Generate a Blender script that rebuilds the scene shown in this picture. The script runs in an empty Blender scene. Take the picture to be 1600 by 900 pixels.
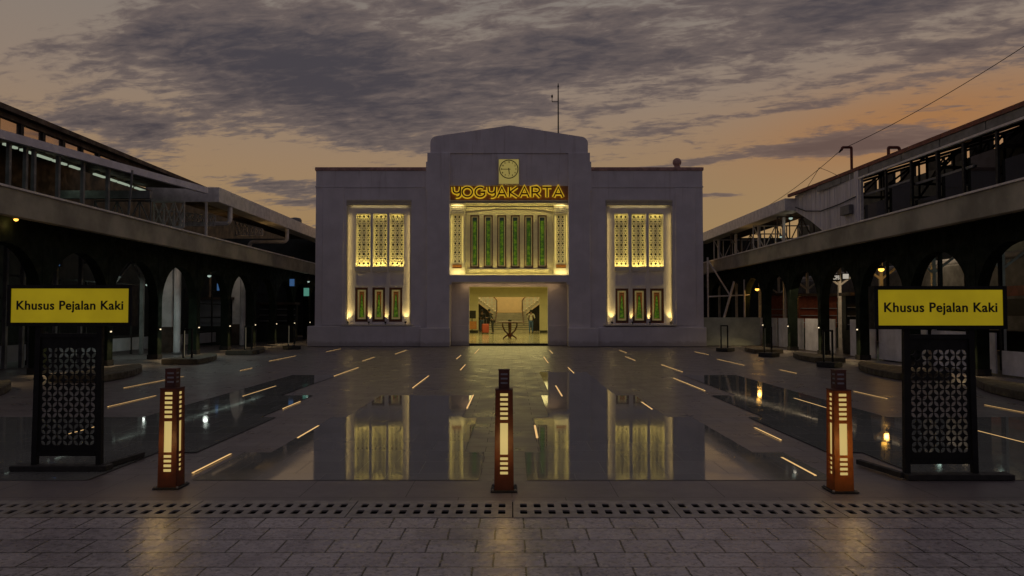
import bpy, math, random
from mathutils import Vector, Matrix
random.seed(7)
R = math.radians
SC = bpy.context.scene
COL = SC.collection

# ------------------------------------------------------------------ camera
CAMH, F, PITCH = 1.55, 1155.6, math.atan(39/1155.6)
cam = bpy.data.cameras.new('camera'); cam.lens = 26.0; cam.sensor_width = 36
cam.clip_start = 0.05; cam.clip_end = 5000
camo = bpy.data.objects.new('camera', cam); COL.objects.link(camo)
camo.location = (0, 0, CAMH); camo.rotation_euler = (math.pi/2 + PITCH, 0, 0)
SC.camera = camo
SC.render.resolution_x, SC.render.resolution_y = 1024, 576
vs = SC.view_settings
vs.view_transform = 'Standard'; vs.look = 'None'; vs.gamma = 1; vs.exposure = 0; vs.use_curve_mapping = False
SC.cycles.max_bounces = 6; SC.cycles.diffuse_bounces = 3; SC.cycles.glossy_bounces = 4
SC.cycles.sample_clamp_indirect = 3.0
SC.cycles.use_denoising = True

# ------------------------------------------------------------------ world: dusk sky
def ws(nt):
    """small node helper bound to a tree"""
    def sock(v, n, i):
        if isinstance(v, bpy.types.NodeSocket): nt.links.new(v, n.inputs[i])
        elif v is not None: n.inputs[i].default_value = v
    def M(op, a, b=None, c=None, clamp=False):
        n = nt.nodes.new('ShaderNodeMath'); n.operation = op; n.use_clamp = clamp
        sock(a, n, 0); sock(b, n, 1); sock(c, n, 2); return n.outputs[0]
    def mix(f, a, b, mode='MIX'):
        n = nt.nodes.new('ShaderNodeMix'); n.data_type = 'RGBA'; n.blend_type = mode
        n.clamp_factor = True
        sock(f, n, 0)
        for v, i in ((a, 6), (b, 7)):
            if isinstance(v, tuple) and len(v) == 3: v = v + (1,)
            sock(v, n, i)
        return n.outputs[2]
    def noise(vec, scale, detail=4, rough=.55, dist=0.0, out=0):
        n = nt.nodes.new('ShaderNodeTexNoise'); sock(vec, n, 'Vector') if vec is not None else None
        n.inputs['Scale'].default_value = scale; n.inputs['Detail'].default_value = detail
        n.inputs['Roughness'].default_value = rough; n.inputs['Distortion'].default_value = dist
        return n.outputs[out]
    def ramp(f, stops, interp='LINEAR'):
        n = nt.nodes.new('ShaderNodeValToRGB'); cr = n.color_ramp; cr.interpolation = interp
        while len(cr.elements) < len(stops): cr.elements.new(0.5)
        for e, (p, c) in zip(cr.elements, stops):
            e.position = p; e.color = (c + (1,)) if isinstance(c, tuple) else (c, c, c, 1)
        sock(f, n, 0); return n.outputs[0]
    def comb(x, y, z):
        n = nt.nodes.new('ShaderNodeCombineXYZ'); sock(x, n, 0); sock(y, n, 1); sock(z, n, 2); return n.outputs[0]
    def mapr(v, a, b, c=0.0, d=1.0, smooth=True):
        n = nt.nodes.new('ShaderNodeMapRange'); n.interpolation_type = 'SMOOTHSTEP' if smooth else 'LINEAR'
        sock(v, n, 0); sock(a, n, 1); sock(b, n, 2); sock(c, n, 3); sock(d, n, 4); return n.outputs[0]
    class H: pass
    h = H(); h.M = M; h.mix = mix; h.noise = noise; h.ramp = ramp; h.comb = comb; h.mapr = mapr; h.sock = sock
    return h

SUN_AZ, SUN_EL = 30.0, 1.5        # degrees; azimuth to the right of the view direction (behind the station)
w = bpy.data.worlds.new('World'); SC.world = w; w.use_nodes = True
nt = w.node_tree; nt.nodes.clear(); h = ws(nt)
tc = nt.nodes.new('ShaderNodeTexCoord'); sp = nt.nodes.new('ShaderNodeSeparateXYZ')
nt.links.new(tc.outputs['Generated'], sp.inputs[0])
X_, Y_, Z_ = sp.outputs
az = h.M('ARCTAN2', X_, Y_); el = h.M('ARCSINE', h.M('MAXIMUM', h.M('MINIMUM', Z_, 1.0), -1.0))
zz = h.M('ADD', h.M('MAXIMUM', Z_, 0.0), 0.10)
px_, py_ = h.M('DIVIDE', X_, zz), h.M('DIVIDE', Y_, zz)
# streaks lie along a slightly slanted direction on the cloud deck
sx = h.M('ADD', px_, h.M('MULTIPLY', py_, -0.12)); sy = h.M('ADD', py_, h.M('MULTIPLY', px_, 0.22))
P = h.comb(h.M('MULTIPLY', sx, .8), h.M('MULTIPLY', sy, 1.25), 0.0)
n1 = h.noise(P, 1.15, 9, .60, .5)
P2 = h.comb(sx, h.M('MULTIPLY', sy, 1.9), 3.0)
n2 = h.noise(P2, 4.2, 8, .62, .35)
n3 = h.noise(P2, 12.0, 8, .60, .6)
def blob(a0, e0, ra, re, amp, k=0.0, sharp=1.0):
    da = h.M('SUBTRACT', az, R(a0)); de = h.M('SUBTRACT', el, R(e0))
    if k: de = h.M('SUBTRACT', de, h.M('MULTIPLY', da, k))
    q = h.M('ADD', h.M('POWER', h.M('ABSOLUTE', h.M('DIVIDE', da, R(ra))), 2.0), h.M('POWER', h.M('ABSOLUTE', h.M('DIVIDE', de, R(re))), 2.0))
    return h.M('MULTIPLY', h.M('EXPONENT', h.M('MULTIPLY', h.M('POWER', q, sharp), -1.0)), amp)
dens = h.M('ADD', h.M('ADD', h.M('MULTIPLY', n1, .36), h.M('MULTIPLY', n2, .38)), h.M('MULTIPLY', n3, .26))
for b in ((-17.5, 18.2, 13.0, 3.3, .155, -.02, 1.8), (-11, 14.2, 8, 2.3, .10, 0, 1.3), (-2, 18.0, 8, 3.6, .075), (6, 19.6, 7, 1.6, .10), (22, 19.4, 13, 1.5, .10, .12), (31, 21.5, 9, 1.8, .10, .1),
          (24.5, 11.7, 6.0, .72, .32, -.02), (-27, 12.7, 3.6, 1.2, .13), (-17.5, 9.3, 4, .5, .16), (-9.5, 9.6, 7, .8, .07), (-15.5, 8.2, 3, .45, .13),
          (19, 14.0, 16, 1.5, -.04, .05), (-34, 20.5, 7, 3.2, -.16), (17, 8.6, 18, 2.6, -.15), (-20, 11.5, 12, 2.0, -.03), (15.5, 8.8, 3.5, .3, .24), (20, 14.6, 11, .42, .12, .08), (14, 11.2, 5, .35, .12, .05), (4, 12.9, 4, .45, .07), (27, 16.6, 9, .5, .08, .14)):
    dens = h.M('ADD', dens, blob(*b))
dens = h.M('ADD', dens, h.mapr(el, R(6), R(24), -.035, .035, False))
cl = h.mapr(dens, .478, .575)
thick = h.mapr(dens, .50, .73)
E = h.M('DIVIDE', el, math.pi/2, clamp=True)
clear = h.ramp(E, [(0, (.25, .140, .055)), (.06, (.33, .205, .088)), (.12, (.315, .205, .118)), (.18, (.265, .198, .152)), (.26, (.22, .192, .170)), (.42, (.21, .195, .20)), (1, (.19, .18, .205))])
clear = h.mix(blob(29, 12.6, 12, 3.0, .95, .08), clear, (.33, .152, .058))
clear = h.mix(blob(12, 7.5, 14, 4, .5), clear, (.27, .185, .095))
ccol = h.mix(thick, (.150, .114, .104), (.042, .038, .052))
ccol = h.mix(blob(24, 12, 14, 4, .5), ccol, (.13, .082, .072))
sky = h.mix(h.M('MULTIPLY', cl, .92), clear, ccol)
back = h.mapr(Y_, -.35, .35)
sky = h.mix(back, (.094, .081, .097), sky)
below = h.mapr(Z_, -.02, 0.0)
sky = h.mix(below, (.02, .018, .018), sky)
bg1 = nt.nodes.new('ShaderNodeBackground'); nt.links.new(sky, bg1.inputs[0]); bg1.inputs[1].default_value = 1.0
nis = nt.nodes.new('ShaderNodeTexSky'); nis.sky_type = 'NISHITA'; nis.sun_disc = False
nis.sun_elevation = R(SUN_EL); nis.sun_rotation = R(SUN_AZ)
bg2 = nt.nodes.new('ShaderNodeBackground'); nt.links.new(nis.outputs[0], bg2.inputs[0]); bg2.inputs[1].default_value = 0.004
ad = nt.nodes.new('ShaderNodeAddShader'); nt.links.new(bg1.outputs[0], ad.inputs[0]); nt.links.new(bg2.outputs[0], ad.inputs[1])
wo = nt.nodes.new('ShaderNodeOutputWorld'); nt.links.new(ad.outputs[0], wo.inputs[0])

sl = bpy.data.lights.new('sun', 'SUN'); sl.energy = 0.10; sl.angle = R(8); sl.color = (1, .45, .2)
so = bpy.data.objects.new('sun', sl); COL.objects.link(so)
sd = Vector((math.sin(R(SUN_AZ))*math.cos(R(SUN_EL)), math.cos(R(SUN_AZ))*math.cos(R(SUN_EL)), math.sin(R(SUN_EL))))
so.rotation_euler = (-sd).to_track_quat('-Z', 'Y').to_euler()

# ------------------------------------------------------------------ pixel -> world (photograph measured at 1600x900)
def at(px, py, Y):
    u = (px-800)/F; v = (450-py)/F
    dy = math.cos(PITCH) - v*math.sin(PITCH); dz = math.sin(PITCH) + v*math.cos(PITCH)
    t = Y/dy
    return Vector((u*t, Y, CAMH + dz*t))
def gnd(px, py, z=0.0):
    u = (px-800)/F; v = (450-py)/F
    dy = math.cos(PITCH) - v*math.sin(PITCH); dz = math.sin(PITCH) + v*math.cos(PITCH)
    t = (z-CAMH)/dz
    return Vector((u*t, dy*t, z))

# ------------------------------------------------------------------ materials
MATS = {}
def mat(name, col, rough=.6, metal=0.0, var=.12, scale=3.0, bump=0.0, bscale=30, emit=None, spec=None, build=None, stretch=None):
    if name in MATS: return MATS[name]
    m = bpy.data.materials.new(name); m.use_nodes = True; n = m.node_tree; g = ws(n)
    b = n.nodes['Principled BSDF']
    b.inputs['Roughness'].default_value = rough; b.inputs['Metallic'].default_value = metal
    if spec is not None: b.inputs['Specular IOR Level'].default_value = spec
    geo = n.nodes.new('ShaderNodeNewGeometry'); pos = geo.outputs['Position']
    if stretch:
        mp = n.nodes.new('ShaderNodeMapping'); mp.inputs['Scale'].default_value = stretch
        n.links.new(pos, mp.inputs[0]); pos = mp.outputs[0]
    c = tuple(col) + (1,)
    if emit is None or var:
        f = g.noise(pos, scale, 5, .6)
        dk = tuple(max(0, x*(1-var*1.6)) for x in col); lt = tuple(min(1, x*(1+var)) for x in col)
        cs = g.mix(g.mapr(f, .3, .7), dk, lt); n.links.new(cs, b.inputs['Base Color'])
        rr = g.mapr(g.noise(pos, scale*2.3, 4, .6), .3, .7, max(0, rough*(1-var)), min(1, rough*(1+var*1.4)))
        n.links.new(rr, b.inputs['Roughness'])
    else: b.inputs['Base Color'].default_value = c
    if bump:
        bp = n.nodes.new('ShaderNodeBump'); bp.inputs['Strength'].default_value = 1; bp.inputs['Distance'].default_value = bump
        n.links.new(g.noise(pos, bscale, 4, .6), bp.inputs['Height']); n.links.new(bp.outputs[0], b.inputs['Normal'])
    if emit is not None:
        b.inputs['Emission Color'].default_value = tuple(emit) + (1,); b.inputs['Emission Strength'].default_value = 1.0
    if build: build(n, g, b, pos)
    MATS[name] = m; return m

def stain(n, g, b, pos):
    # vertical rain streaks and soft patches on the limewashed plaster
    sp = n.nodes.new('ShaderNodeSeparateXYZ'); n.links.new(pos, sp.inputs[0])
    v = g.comb(g.M('MULTIPLY', sp.outputs[0], 3.2), sp.outputs[1], g.M('MULTIPLY', sp.outputs[2], .22))
    st = g.mapr(g.noise(v, 1.6, 6, .65), .52, .72)
    top = g.mapr(sp.outputs[2], 6.2, 8.4)
    fac = g.M('MULTIPLY', st, g.M('ADD', g.M('MULTIPLY', top, .32), .10))
    base = b.inputs['Base Color'].links[0].from_socket
    low = g.M('SUBTRACT', g.mapr(sp.outputs[2], .0, .55, 1.0, 0.0), g.M('MULTIPLY', g.noise(pos, 2.6, 6, .7), .9))
    grime = g.mapr(low, 0.0, .45, 0.0, .55)
    n.links.new(g.mix(grime, g.mix(fac, base, (.34, .27, .24)), (.33, .29, .27)), b.inputs['Base Color'])
PLASTER = mat('white_plaster', (.74, .70, .735), .75, var=.06, scale=1.1, bump=.004, bscale=60, build=stain)
COPING = mat('coping_sunset_red', (.50, .30, .27), .7, var=.2, scale=4)  # reddish sunset light on the wing tops is put into this colour
CREAM = mat('cream_plaster', (.74, .68, .55), .6, var=.05, scale=5)
DARKBACK = mat('window_dark', (.03, .028, .02), .5, var=.1)
WOOD = mat('dark_red_wood', (.11, .035, .018), .4, var=.25, scale=12)
LEADING = mat('window_cream_border', (.62, .56, .36), .35, var=.1, scale=20, emit=(.075, .060, .018))
GOLD = mat('amber_glass', (.35, .14, .03), .25, var=.2, scale=20, emit=(.045, .014, .002))
def glassgrad(n, g, b, pos):
    f = g.noise(pos, 9.0, 3, .5)
    n.links.new(g.mix(g.mapr(f, .35, .65), (.035, .11, .006), (.16, .27, .02)), b.inputs['Base Color'])
    em = g.mix(g.mapr(f, .35, .65), (.015, .034, .003), (.045, .085, .004))
    n.links.new(em, b.inputs['Emission Color']); b.inputs['Emission Strength'].default_value = .9
GREENGL = mat('green_glass', (.06, .2, .02), .2, build=glassgrad, emit=(.02, .05, .005))
BLUEGL = mat('blue_glass', (.04, .07, .09), .2, var=.2, scale=12)
DKGREEN = mat('dark_green_column', (.016, .024, .016), .8, var=.25, scale=2, spec=.12)
FASCIA = mat('fascia_concrete', (.40, .375, .29), .7, var=.22, scale=.8, bump=.003, bscale=25)
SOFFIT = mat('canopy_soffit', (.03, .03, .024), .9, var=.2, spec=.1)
BLACK = mat('black_steel', (.012, .012, .012), .55, metal=0, var=.2, scale=6, spec=.25)
BLACKMAT = mat('black_base', (.025, .024, .023), .7, var=.2, scale=6)
WSTEEL = mat('white_steel', (.84, .80, .76), .45, var=.12, scale=4)
BSTEEL = mat('pale_blue_gutter', (.78, .76, .86), .5, var=.1, scale=2)
GREYST = mat('grey_steel', (.20, .20, .20), .5, var=.2)
BROWNROOF = mat('brown_roof', (.10, .07, .055), .7, var=.3, scale=1.5)
SHEDIN = mat('shed_interior', (.022, .020, .017), .8, var=.12, scale=1.2)
HOARD = mat('hoarding_white', (.78, .78, .82), .6, var=.14, scale=1.6)
HOARDG = mat('hoarding_grey_green', (.42, .45, .38), .6, var=.14, scale=2)
CORR = mat('corrugated_white', (.72, .69, .73), .5, var=.15, scale=.9, stretch=(1, 6, .4))
RED = mat('red_paint', (.42, .06, .035), .45, var=.2, scale=6)
ORANGE = mat('orange_red_paint', (.30, .075, .035), .45, var=.2, scale=6)
REDPIPE = mat('red_oxide_pipe', (.20, .045, .025), .5, var=.2)
BENCH = mat('bench_stone', (.062, .050, .036), .6, var=.3, scale=3, bump=.003)
def ypanel(n, g, b, pos):
    n.links.new(g.mapr(g.noise(pos, 2.2, 4, .6), .3, .7, .86, 1.10), b.inputs['Emission Strength'])
YELLOW = mat('yellow_lightbox', (.4, .3, .01), .35, var=0.0, emit=(.19, .140, .003), build=ypanel)
SIGNTXT = mat('sign_lettering', (.01, .01, .006), .5, var=.1)
RUSTTOP = mat('bollard_cap_brown', (.10, .032, .022), .5, var=.2, scale=20)
PALE = mat('pale_panel', (.42, .42, .45), .5, var=.08)
def rust_(tcol, tf):
  def rust(n, g, b, pos):
      out = n.nodes['Material Output']
      tr = n.nodes.new('ShaderNodeBsdfTranslucent'); tr.inputs[0].default_value = tcol + (1,)
      ms = n.nodes.new('ShaderNodeMixShader'); ms.inputs[0].default_value = tf
      n.links.new(b.outputs[0], ms.inputs[1]); n.links.new(tr.outputs[0], ms.inputs[2]); n.links.new(ms.outputs[0], out.inputs[0])
  return rust
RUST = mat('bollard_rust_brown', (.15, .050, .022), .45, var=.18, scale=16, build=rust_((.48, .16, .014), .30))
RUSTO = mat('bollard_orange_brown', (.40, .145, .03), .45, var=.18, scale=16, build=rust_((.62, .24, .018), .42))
def em(name, col, k=1.0): return mat(name, (.06, .06, .06), .5, var=0, emit=tuple(c*k for c in col))
LAMPCORE = em('lamp_diffuser', (.50, .37, .125), 1.0)
STRIP = em('floor_strip_glow', (1.0, .60, .22), .85)
HALO = em('letter_halo', (.46, .28, .010), 1.0)
DOTLAMP = em('column_lamp_glow', (1.0, .8, .5), 1.2)
ORLAMP = em('orange_lamp_glow', (1.0, .50, .07), 3.0)
WHLAMP = em('cool_lamp_glow', (.55, .72, .62), .55)
TUBE = em('tube_light_glow', (.34, .40, .30), .8)
SCREENB = em('blue_screen', (.03, .075, .17), 1.0)
SCREENG = em('green_screen', (.06, .20, .15), 1.0)
SCREENW = em('white_led_text', (.42, .38, .32), 1.0)
ORTEXT = mat('letter_dark_red', (.10, .012, .01), .5, var=.1)
ORPANEL = mat('sign_band_orange', (.32, .14, .05), .6, var=.12)
CLOCKF = em('clock_box_glow', (.27, .21, .055), .9)
CLOCKD = mat('clock_dark', (.03, .022, .01), .5, var=.1)
LOBBYW = mat('lobby_wall', (.72, .66, .42), .5, var=.04)
PEACH = mat('peach_wall', (.74, .55, .33), .5, var=.04)
LOBBYF = mat('lobby_floor', (.42, .38, .24), .12, var=.15, scale=1.2)
MARBLE = mat('stair_marble', (.75, .70, .55), .3, var=.08)
TREADDK = mat('stair_tread_dark', (.12, .10, .05), .4, var=.1)
TABLEW = mat('table_mahogany', (.07, .015, .010), .25, var=.2)
SKIN = mat('skin', (.20, .11, .07), .5, var=.05)
CLBLK = mat('cloth_black', (.02, .02, .022), .8, var=.2, scale=10)
CLWHT = mat('cloth_pale', (.45, .42, .36), .8, var=.1)
CLBLU = mat('cloth_denim', (.06, .11, .22), .8, var=.15)
HAIR = mat('hair_black', (.012, .01, .01), .5, var=.1)
CASERED = mat('suitcase_red', (.32, .05, .025), .4, var=.1)
DKGLASS = mat('shed_glass', (.02, .022, .02), .03, var=.1, spec=.6)
REFL = mat('clerestory_glass', (.62, .55, .50), .03, metal=.8, var=0.02, spec=1.0)
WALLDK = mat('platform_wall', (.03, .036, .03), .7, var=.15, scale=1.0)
GRATE = mat('drain_grate_steel', (.27, .25, .24), .42, metal=.0, var=.2, scale=8)
SLOTB = mat('drain_slot_void', (.004, .004, .004), .9, var=.1)

# ground materials
def pavers(n, g, b, pos):
    mp = n.nodes.new('ShaderNodeMapping'); n.links.new(pos, mp.inputs[0]); mp.inputs['Location'].default_value = (.11, .035, 0)
    wob = g.noise(pos, 5.0, 3, .5, out=1)
    va = n.nodes.new('ShaderNodeVectorMath'); va.operation = 'MULTIPLY_ADD'; va.inputs[1].default_value = (.018, .018, 0)
    n.links.new(wob, va.inputs[0]); n.links.new(mp.outputs[0], va.inputs[2])
    br = n.nodes.new('ShaderNodeTexBrick'); n.links.new(va.outputs[0], br.inputs['Vector'])
    br.inputs['Scale'].default_value = 1; br.inputs['Brick Width'].default_value = .325; br.inputs['Row Height'].default_value = .272
    br.inputs['Mortar Size'].default_value = .0065; br.inputs['Mortar Smooth'].default_value = .35; br.offset = .37
    br.inputs['Color1'].default_value = (.36, .32, .355, 1); br.inputs['Color2'].default_value = (.48, .44, .475, 1)
    br.inputs['Mortar'].default_value = (.022, .02, .02, 1)
    f1 = g.noise(pos, 2.2, 6, .65); f2 = g.noise(pos, 26, 5, .7)
    c = g.mix(g.mapr(f1, .38, .66, 0, .7), br.outputs[0], (.48, .44, .47))
    c = g.mix(g.mapr(g.noise(pos, 1.3, 7, .7), .46, .64, 0, .62), c, (.18, .16, .20))
    c = g.mix(g.mapr(f2, .46, .68, 0, .7), c, (.07, .062, .07))
    c = g.mix(br.outputs['Fac'], c, (.02, .018, .018))
    n.links.new(c, b.inputs['Base Color'])
    n.links.new(g.mapr(g.noise(pos, 7, 4, .6), .3, .7, .15, .34), b.inputs['Roughness']); b.inputs['Specular IOR Level'].default_value = .75
    hgt = g.M('ADD', g.M('MULTIPLY', br.outputs['Fac'], -1.0), g.M('ADD', g.M('MULTIPLY', f2, .55), g.M('MULTIPLY', f1, .5)))
    bp = n.nodes.new('ShaderNodeBump'); bp.inputs['Distance'].default_value = .0075; n.links.new(hgt, bp.inputs['Height']); n.links.new(bp.outputs[0], b.inputs['Normal'])
PAVE = mat('stamped_paving', (.12, .11, .115), .35, build=pavers)
def tiles(c1, c2, rough0, rough1, tw, th, mort, spec=.5, bumpd=.0006):
    def f(n, g, b, pos):
        br = n.nodes.new('ShaderNodeTexBrick'); n.links.new(pos, br.inputs['Vector'])
        br.inputs['Scale'].default_value = 1; br.inputs['Brick Width'].default_value = tw; br.inputs['Row Height'].default_value = th
        br.inputs['Mortar Size'].default_value = mort; br.offset = 0.5; br.inputs['Mortar Smooth'].default_value = .1
        br.inputs['Color1'].default_value = c1 + (1,); br.inputs['Color2'].default_value = c2 + (1,); br.inputs['Mortar'].default_value = tuple(x*.45 for x in c1) + (1,)
        f1 = g.noise(pos, .9, 6, .65); f2 = g.noise(pos, 40, 4, .7)
        c = g.mix(g.mapr(f1, .35, .7, 0, .35), br.outputs[0], tuple(x*.6 for x in c1))
        c = g.mix(g.mapr(f2, .45, .75, 0, .35), c, tuple(x*.5 for x in c1))
        n.links.new(c, b.inputs['Base Color'])
        r = g.mapr(g.noise(pos, 1.7, 6, .65), .3, .72, rough0, rough1)
        r = g.M('ADD', r, g.M('MULTIPLY', br.outputs['Fac'], .3)); n.links.new(r, b.inputs['Roughness'])
        b.inputs['Specular IOR Level'].default_value = spec
        bp = n.nodes.new('ShaderNodeBump'); bp.inputs['Distance'].default_value = bumpd
        hh = g.M('ADD', g.M('MULTIPLY', br.outputs['Fac'], -1.0), g.M('MULTIPLY', g.noise(pos, 3.0, 3, .5), .8))
        n.links.new(hh, bp.inputs['Height']); n.links.new(bp.outputs[0], b.inputs['Normal'])
    return f
HONED = mat('honed_granite', (.1, .09, .09), .3, build=tiles((.175, .152, .155), (.215, .188, .19), .26, .42, .6, .3, .004, .42, .0008))
POLISH = mat('polished_granite', (.1, .1, .1), .05, build=tiles((.19, .20, .188), (.235, .24, .228), .018, .075, .6, .6, .0022, .34, .00012))
BORDER = mat('border_granite', (.1, .09, .09), .3, build=tiles((.175, .155, .162), (.19, .168, .175), .34, .5, .9, .9, .003, .4, .0005))

# ------------------------------------------------------------------ mesh builder
class MB:
    def __init__(s): s.v = []; s.f = []
    def add(s, vs, fs):
        o = len(s.v); s.v += [tuple(p) for p in vs]; s.f += [tuple(i+o for i in f) for f in fs]; return s
    def box(s, x0, x1, y0, y1, z0, z1):
        x0, x1 = min(x0, x1), max(x0, x1); y0, y1 = min(y0, y1), max(y0, y1); z0, z1 = min(z0, z1), max(z0, z1)
        return s.add([(x0,y0,z0),(x1,y0,z0),(x1,y1,z0),(x0,y1,z0),(x0,y0,z1),(x1,y0,z1),(x1,y1,z1),(x0,y1,z1)],
                     [(0,3,2,1),(4,5,6,7),(0,1,5,4),(1,2,6,5),(2,3,7,6),(3,0,4,7)])
    def bar(s, a, b, w, t=None, up=(0,0,1)):
        """rectangular bar from a to b"""
        a, b = Vector(a), Vector(b); t = t or w; d = (b-a).normalized(); up = Vector(up)
        if abs(d.dot(up)) > .98: up = Vector((0,1,0)) if abs(d.y) < .9 else Vector((1,0,0))
        sx = d.cross(up).normalized(); sz = sx.cross(d).normalized()
        vs = []
        for p in (a, b):
            for i, j in ((-1,-1),(1,-1),(1,1),(-1,1)): vs.append(p + sx*(i*w/2) + sz*(j*t/2))
        return s.add(vs, [(0,1,2,3),(7,6,5,4),(0,4,5,1),(1,5,6,2),(2,6,7,3),(3,7,4,0)])
    def tube(s, pts, r, n=10, caps=True):
        pts = [Vector(p) for p in pts]; rs = r if isinstance(r, (list, tuple)) else [r]*len(pts)
        rings = []; ref = None
        for i, p in enumerate(pts):
            d = (pts[min(i+1, len(pts)-1)] - pts[max(i-1, 0)]).normalized()
            if ref is None:
                ref = Vector((0,0,1)) if abs(d.z) < .9 else Vector((1,0,0))
            sx = d.cross(ref).normalized(); sy = d.cross(sx).normalized(); ref = -sy if (-sy).dot(ref) > 0 else sy
            k = 1.0
            if 0 < i < len(pts)-1:
                c = (pts[i]-pts[i-1]).normalized().dot((pts[i+1]-pts[i]).normalized()); k = 1/max(.6, math.sqrt(max(.2, (1+c)/2)))
            rings.append([p + (sx*math.cos(a) + sy*math.sin(a))*rs[i]*k for a in [2*math.pi*j/n for j in range(n)]])
        vs = [p for rg in rings for p in rg]; fs = []
        for i in range(len(pts)-1):
            for j in range(n):
                a = i*n+j; b = i*n+(j+1) % n; fs.append((a, b, b+n, a+n))
        if caps: fs.append(tuple(range(n-1, -1, -1))); fs.append(tuple(range((len(pts)-1)*n, len(pts)*n)))
        return s.add(vs, fs)
    def lathe(s, prof, c=(0,0,0), n=20, axis='z'):
        vs = []; fs = []
        for r, z in prof:
            for j in range(n):
                a = 2*math.pi*j/n
                if axis == 'z': vs.append((c[0]+r*math.cos(a), c[1]+r*math.sin(a), c[2]+z))
                else: vs.append((c[0]+r*math.cos(a), c[1]+z, c[2]+r*math.sin(a)))
        m = len(prof)
        for i in range(m-1):
            for j in range(n):
                a = i*n+j; b = i*n+(j+1) % n; fs.append((a, b, b+n, a+n))
        fs.append(tuple(range(n-1, -1, -1))); fs.append(tuple(range((m-1)*n, m*n)))
        return s.add(vs, fs)
    def prism(s, poly, y0, y1, plane='xz'):
        """polygon extruded; plane xz extrudes in y, yz in x, xy in z"""
        def P(a, b, c): return (a, c, b) if plane == 'xz' else ((c, a, b) if plane == 'yz' else (a, b, c))
        n = len(poly); vs = [P(a, b, y0) for a, b in poly] + [P(a, b, y1) for a, b in poly]
        fs = [tuple(range(n)), tuple(range(2*n-1, n-1, -1))] + [((i+1) % n, i, i+n, (i+1) % n + n) for i in range(n)]
        return s.add(vs, fs)
    def gridwall(s, xs0, xs1, z0, z1, y0, y1, holes):
        xs = sorted(set([xs0, xs1] + [v for h_ in holes for v in h_[:2] if xs0 < v < xs1]))
        zs = sorted(set([z0, z1] + [v for h_ in holes for v in h_[2:] if z0 < v < z1]))
        def solid(i, j):
            if i < 0 or j < 0 or i >= len(xs)-1 or j >= len(zs)-1: return False
            cx, cz = (xs[i]+xs[i+1])/2, (zs[j]+zs[j+1])/2
            return not any(a < cx < b and c < cz < d for a, b, c, d in holes)
        for i in range(len(xs)-1):
            for j in range(len(zs)-1):
                if not solid(i, j): continue
                a, b, c, d = xs[i], xs[i+1], zs[j], zs[j+1]
                s.add([(a,y0,c),(b,y0,c),(b,y0,d),(a,y0,d)], [(0,1,2,3)]); s.add([(a,y1,c),(b,y1,c),(b,y1,d),(a,y1,d)], [(3,2,1,0)])
                if not solid(i-1, j): s.add([(a,y0,c),(a,y1,c),(a,y1,d),(a,y0,d)], [(3,2,1,0)])
                if not solid(i+1, j): s.add([(b,y0,c),(b,y1,c),(b,y1,d),(b,y0,d)], [(0,1,2,3)])
                if not solid(i, j-1): s.add([(a,y0,c),(b,y0,c),(b,y1,c),(a,y1,c)], [(3,2,1,0)])
                if not solid(i, j+1): s.add([(a,y0,d),(b,y0,d),(b,y1,d),(a,y1,d)], [(0,1,2,3)])
        return s
    def mesh(s, name, material, smooth=False):
        me = bpy.data.meshes.new(name); me.from_pydata(s.v, [], s.f); me.materials.append(material)
        import bmesh
        bm = bmesh.new(); bm.from_mesh(me); bmesh.ops.remove_doubles(bm, verts=bm.verts, dist=1e-5)
        bmesh.ops.recalc_face_normals(bm, faces=bm.faces); bm.to_mesh(me); bm.free()
        if smooth:
            for p in me.polygons: p.use_smooth = True
            try: me.set_sharp_from_angle(angle=R(35))
            except Exception: pass
        me.update(); return me
    def build(s, name, material, parent=None, loc=None, smooth=False, bevel=0):
        o = bpy.data.objects.new(name, s.mesh(name, material, smooth)); COL.objects.link(o)
        if parent: o.parent = parent
        if loc is not None: o.location = loc
        if bevel:
            b = o.modifiers.new('bevel', 'BEVEL'); b.width = bevel; b.segments = 2; b.limit_method = 'ANGLE'
        return o
def objm(name, me, parent=None, loc=(0,0,0)):
    o = bpy.data.objects.new(name, me); COL.objects.link(o); o.parent = parent; o.location = loc; return o
def tag(o, label=None, cat=None, group=None, kind=None):
    if label: o['label'] = label
    if cat: o['category'] = cat
    if group: o['group'] = group
    if kind: o['kind'] = kind
    return o
def thing(name, label, cat, loc=(0,0,0), group=None, rz=0):
    o = bpy.data.objects.new(name, None); COL.objects.link(o); o.location = loc; o.rotation_euler.z = rz
    o.empty_display_size = .2
    return tag(o, label, cat, group)
def dup(o, parent=None):
    c = o.copy(); COL.objects.link(c); c.parent = parent
    for ch in list(o.children): dup(ch, c)
    return c
def struct(o): o['kind'] = 'structure'; return o
def light(kind, name, loc, energy, color, parent=None, size=.1, size_y=None, rot=None, aim=None, spot=None, blend=.5):
    l = bpy.data.lights.new(name, kind); l.energy = energy; l.color = color
    if kind == 'AREA':
        l.size = size
        if size_y: l.shape = 'RECTANGLE'; l.size_y = size_y
    elif kind in ('POINT', 'SPOT'): l.shadow_soft_size = size
    if spot: l.spot_size = R(spot); l.spot_blend = blend
    o = bpy.data.objects.new(name, l); COL.objects.link(o); o.location = loc
    if aim is not None: o.rotation_euler = (Vector(aim)).to_track_quat('-Z', 'Y').to_euler()
    if rot: o.rotation_euler = rot
    if parent: o.parent = parent
    return o
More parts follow.
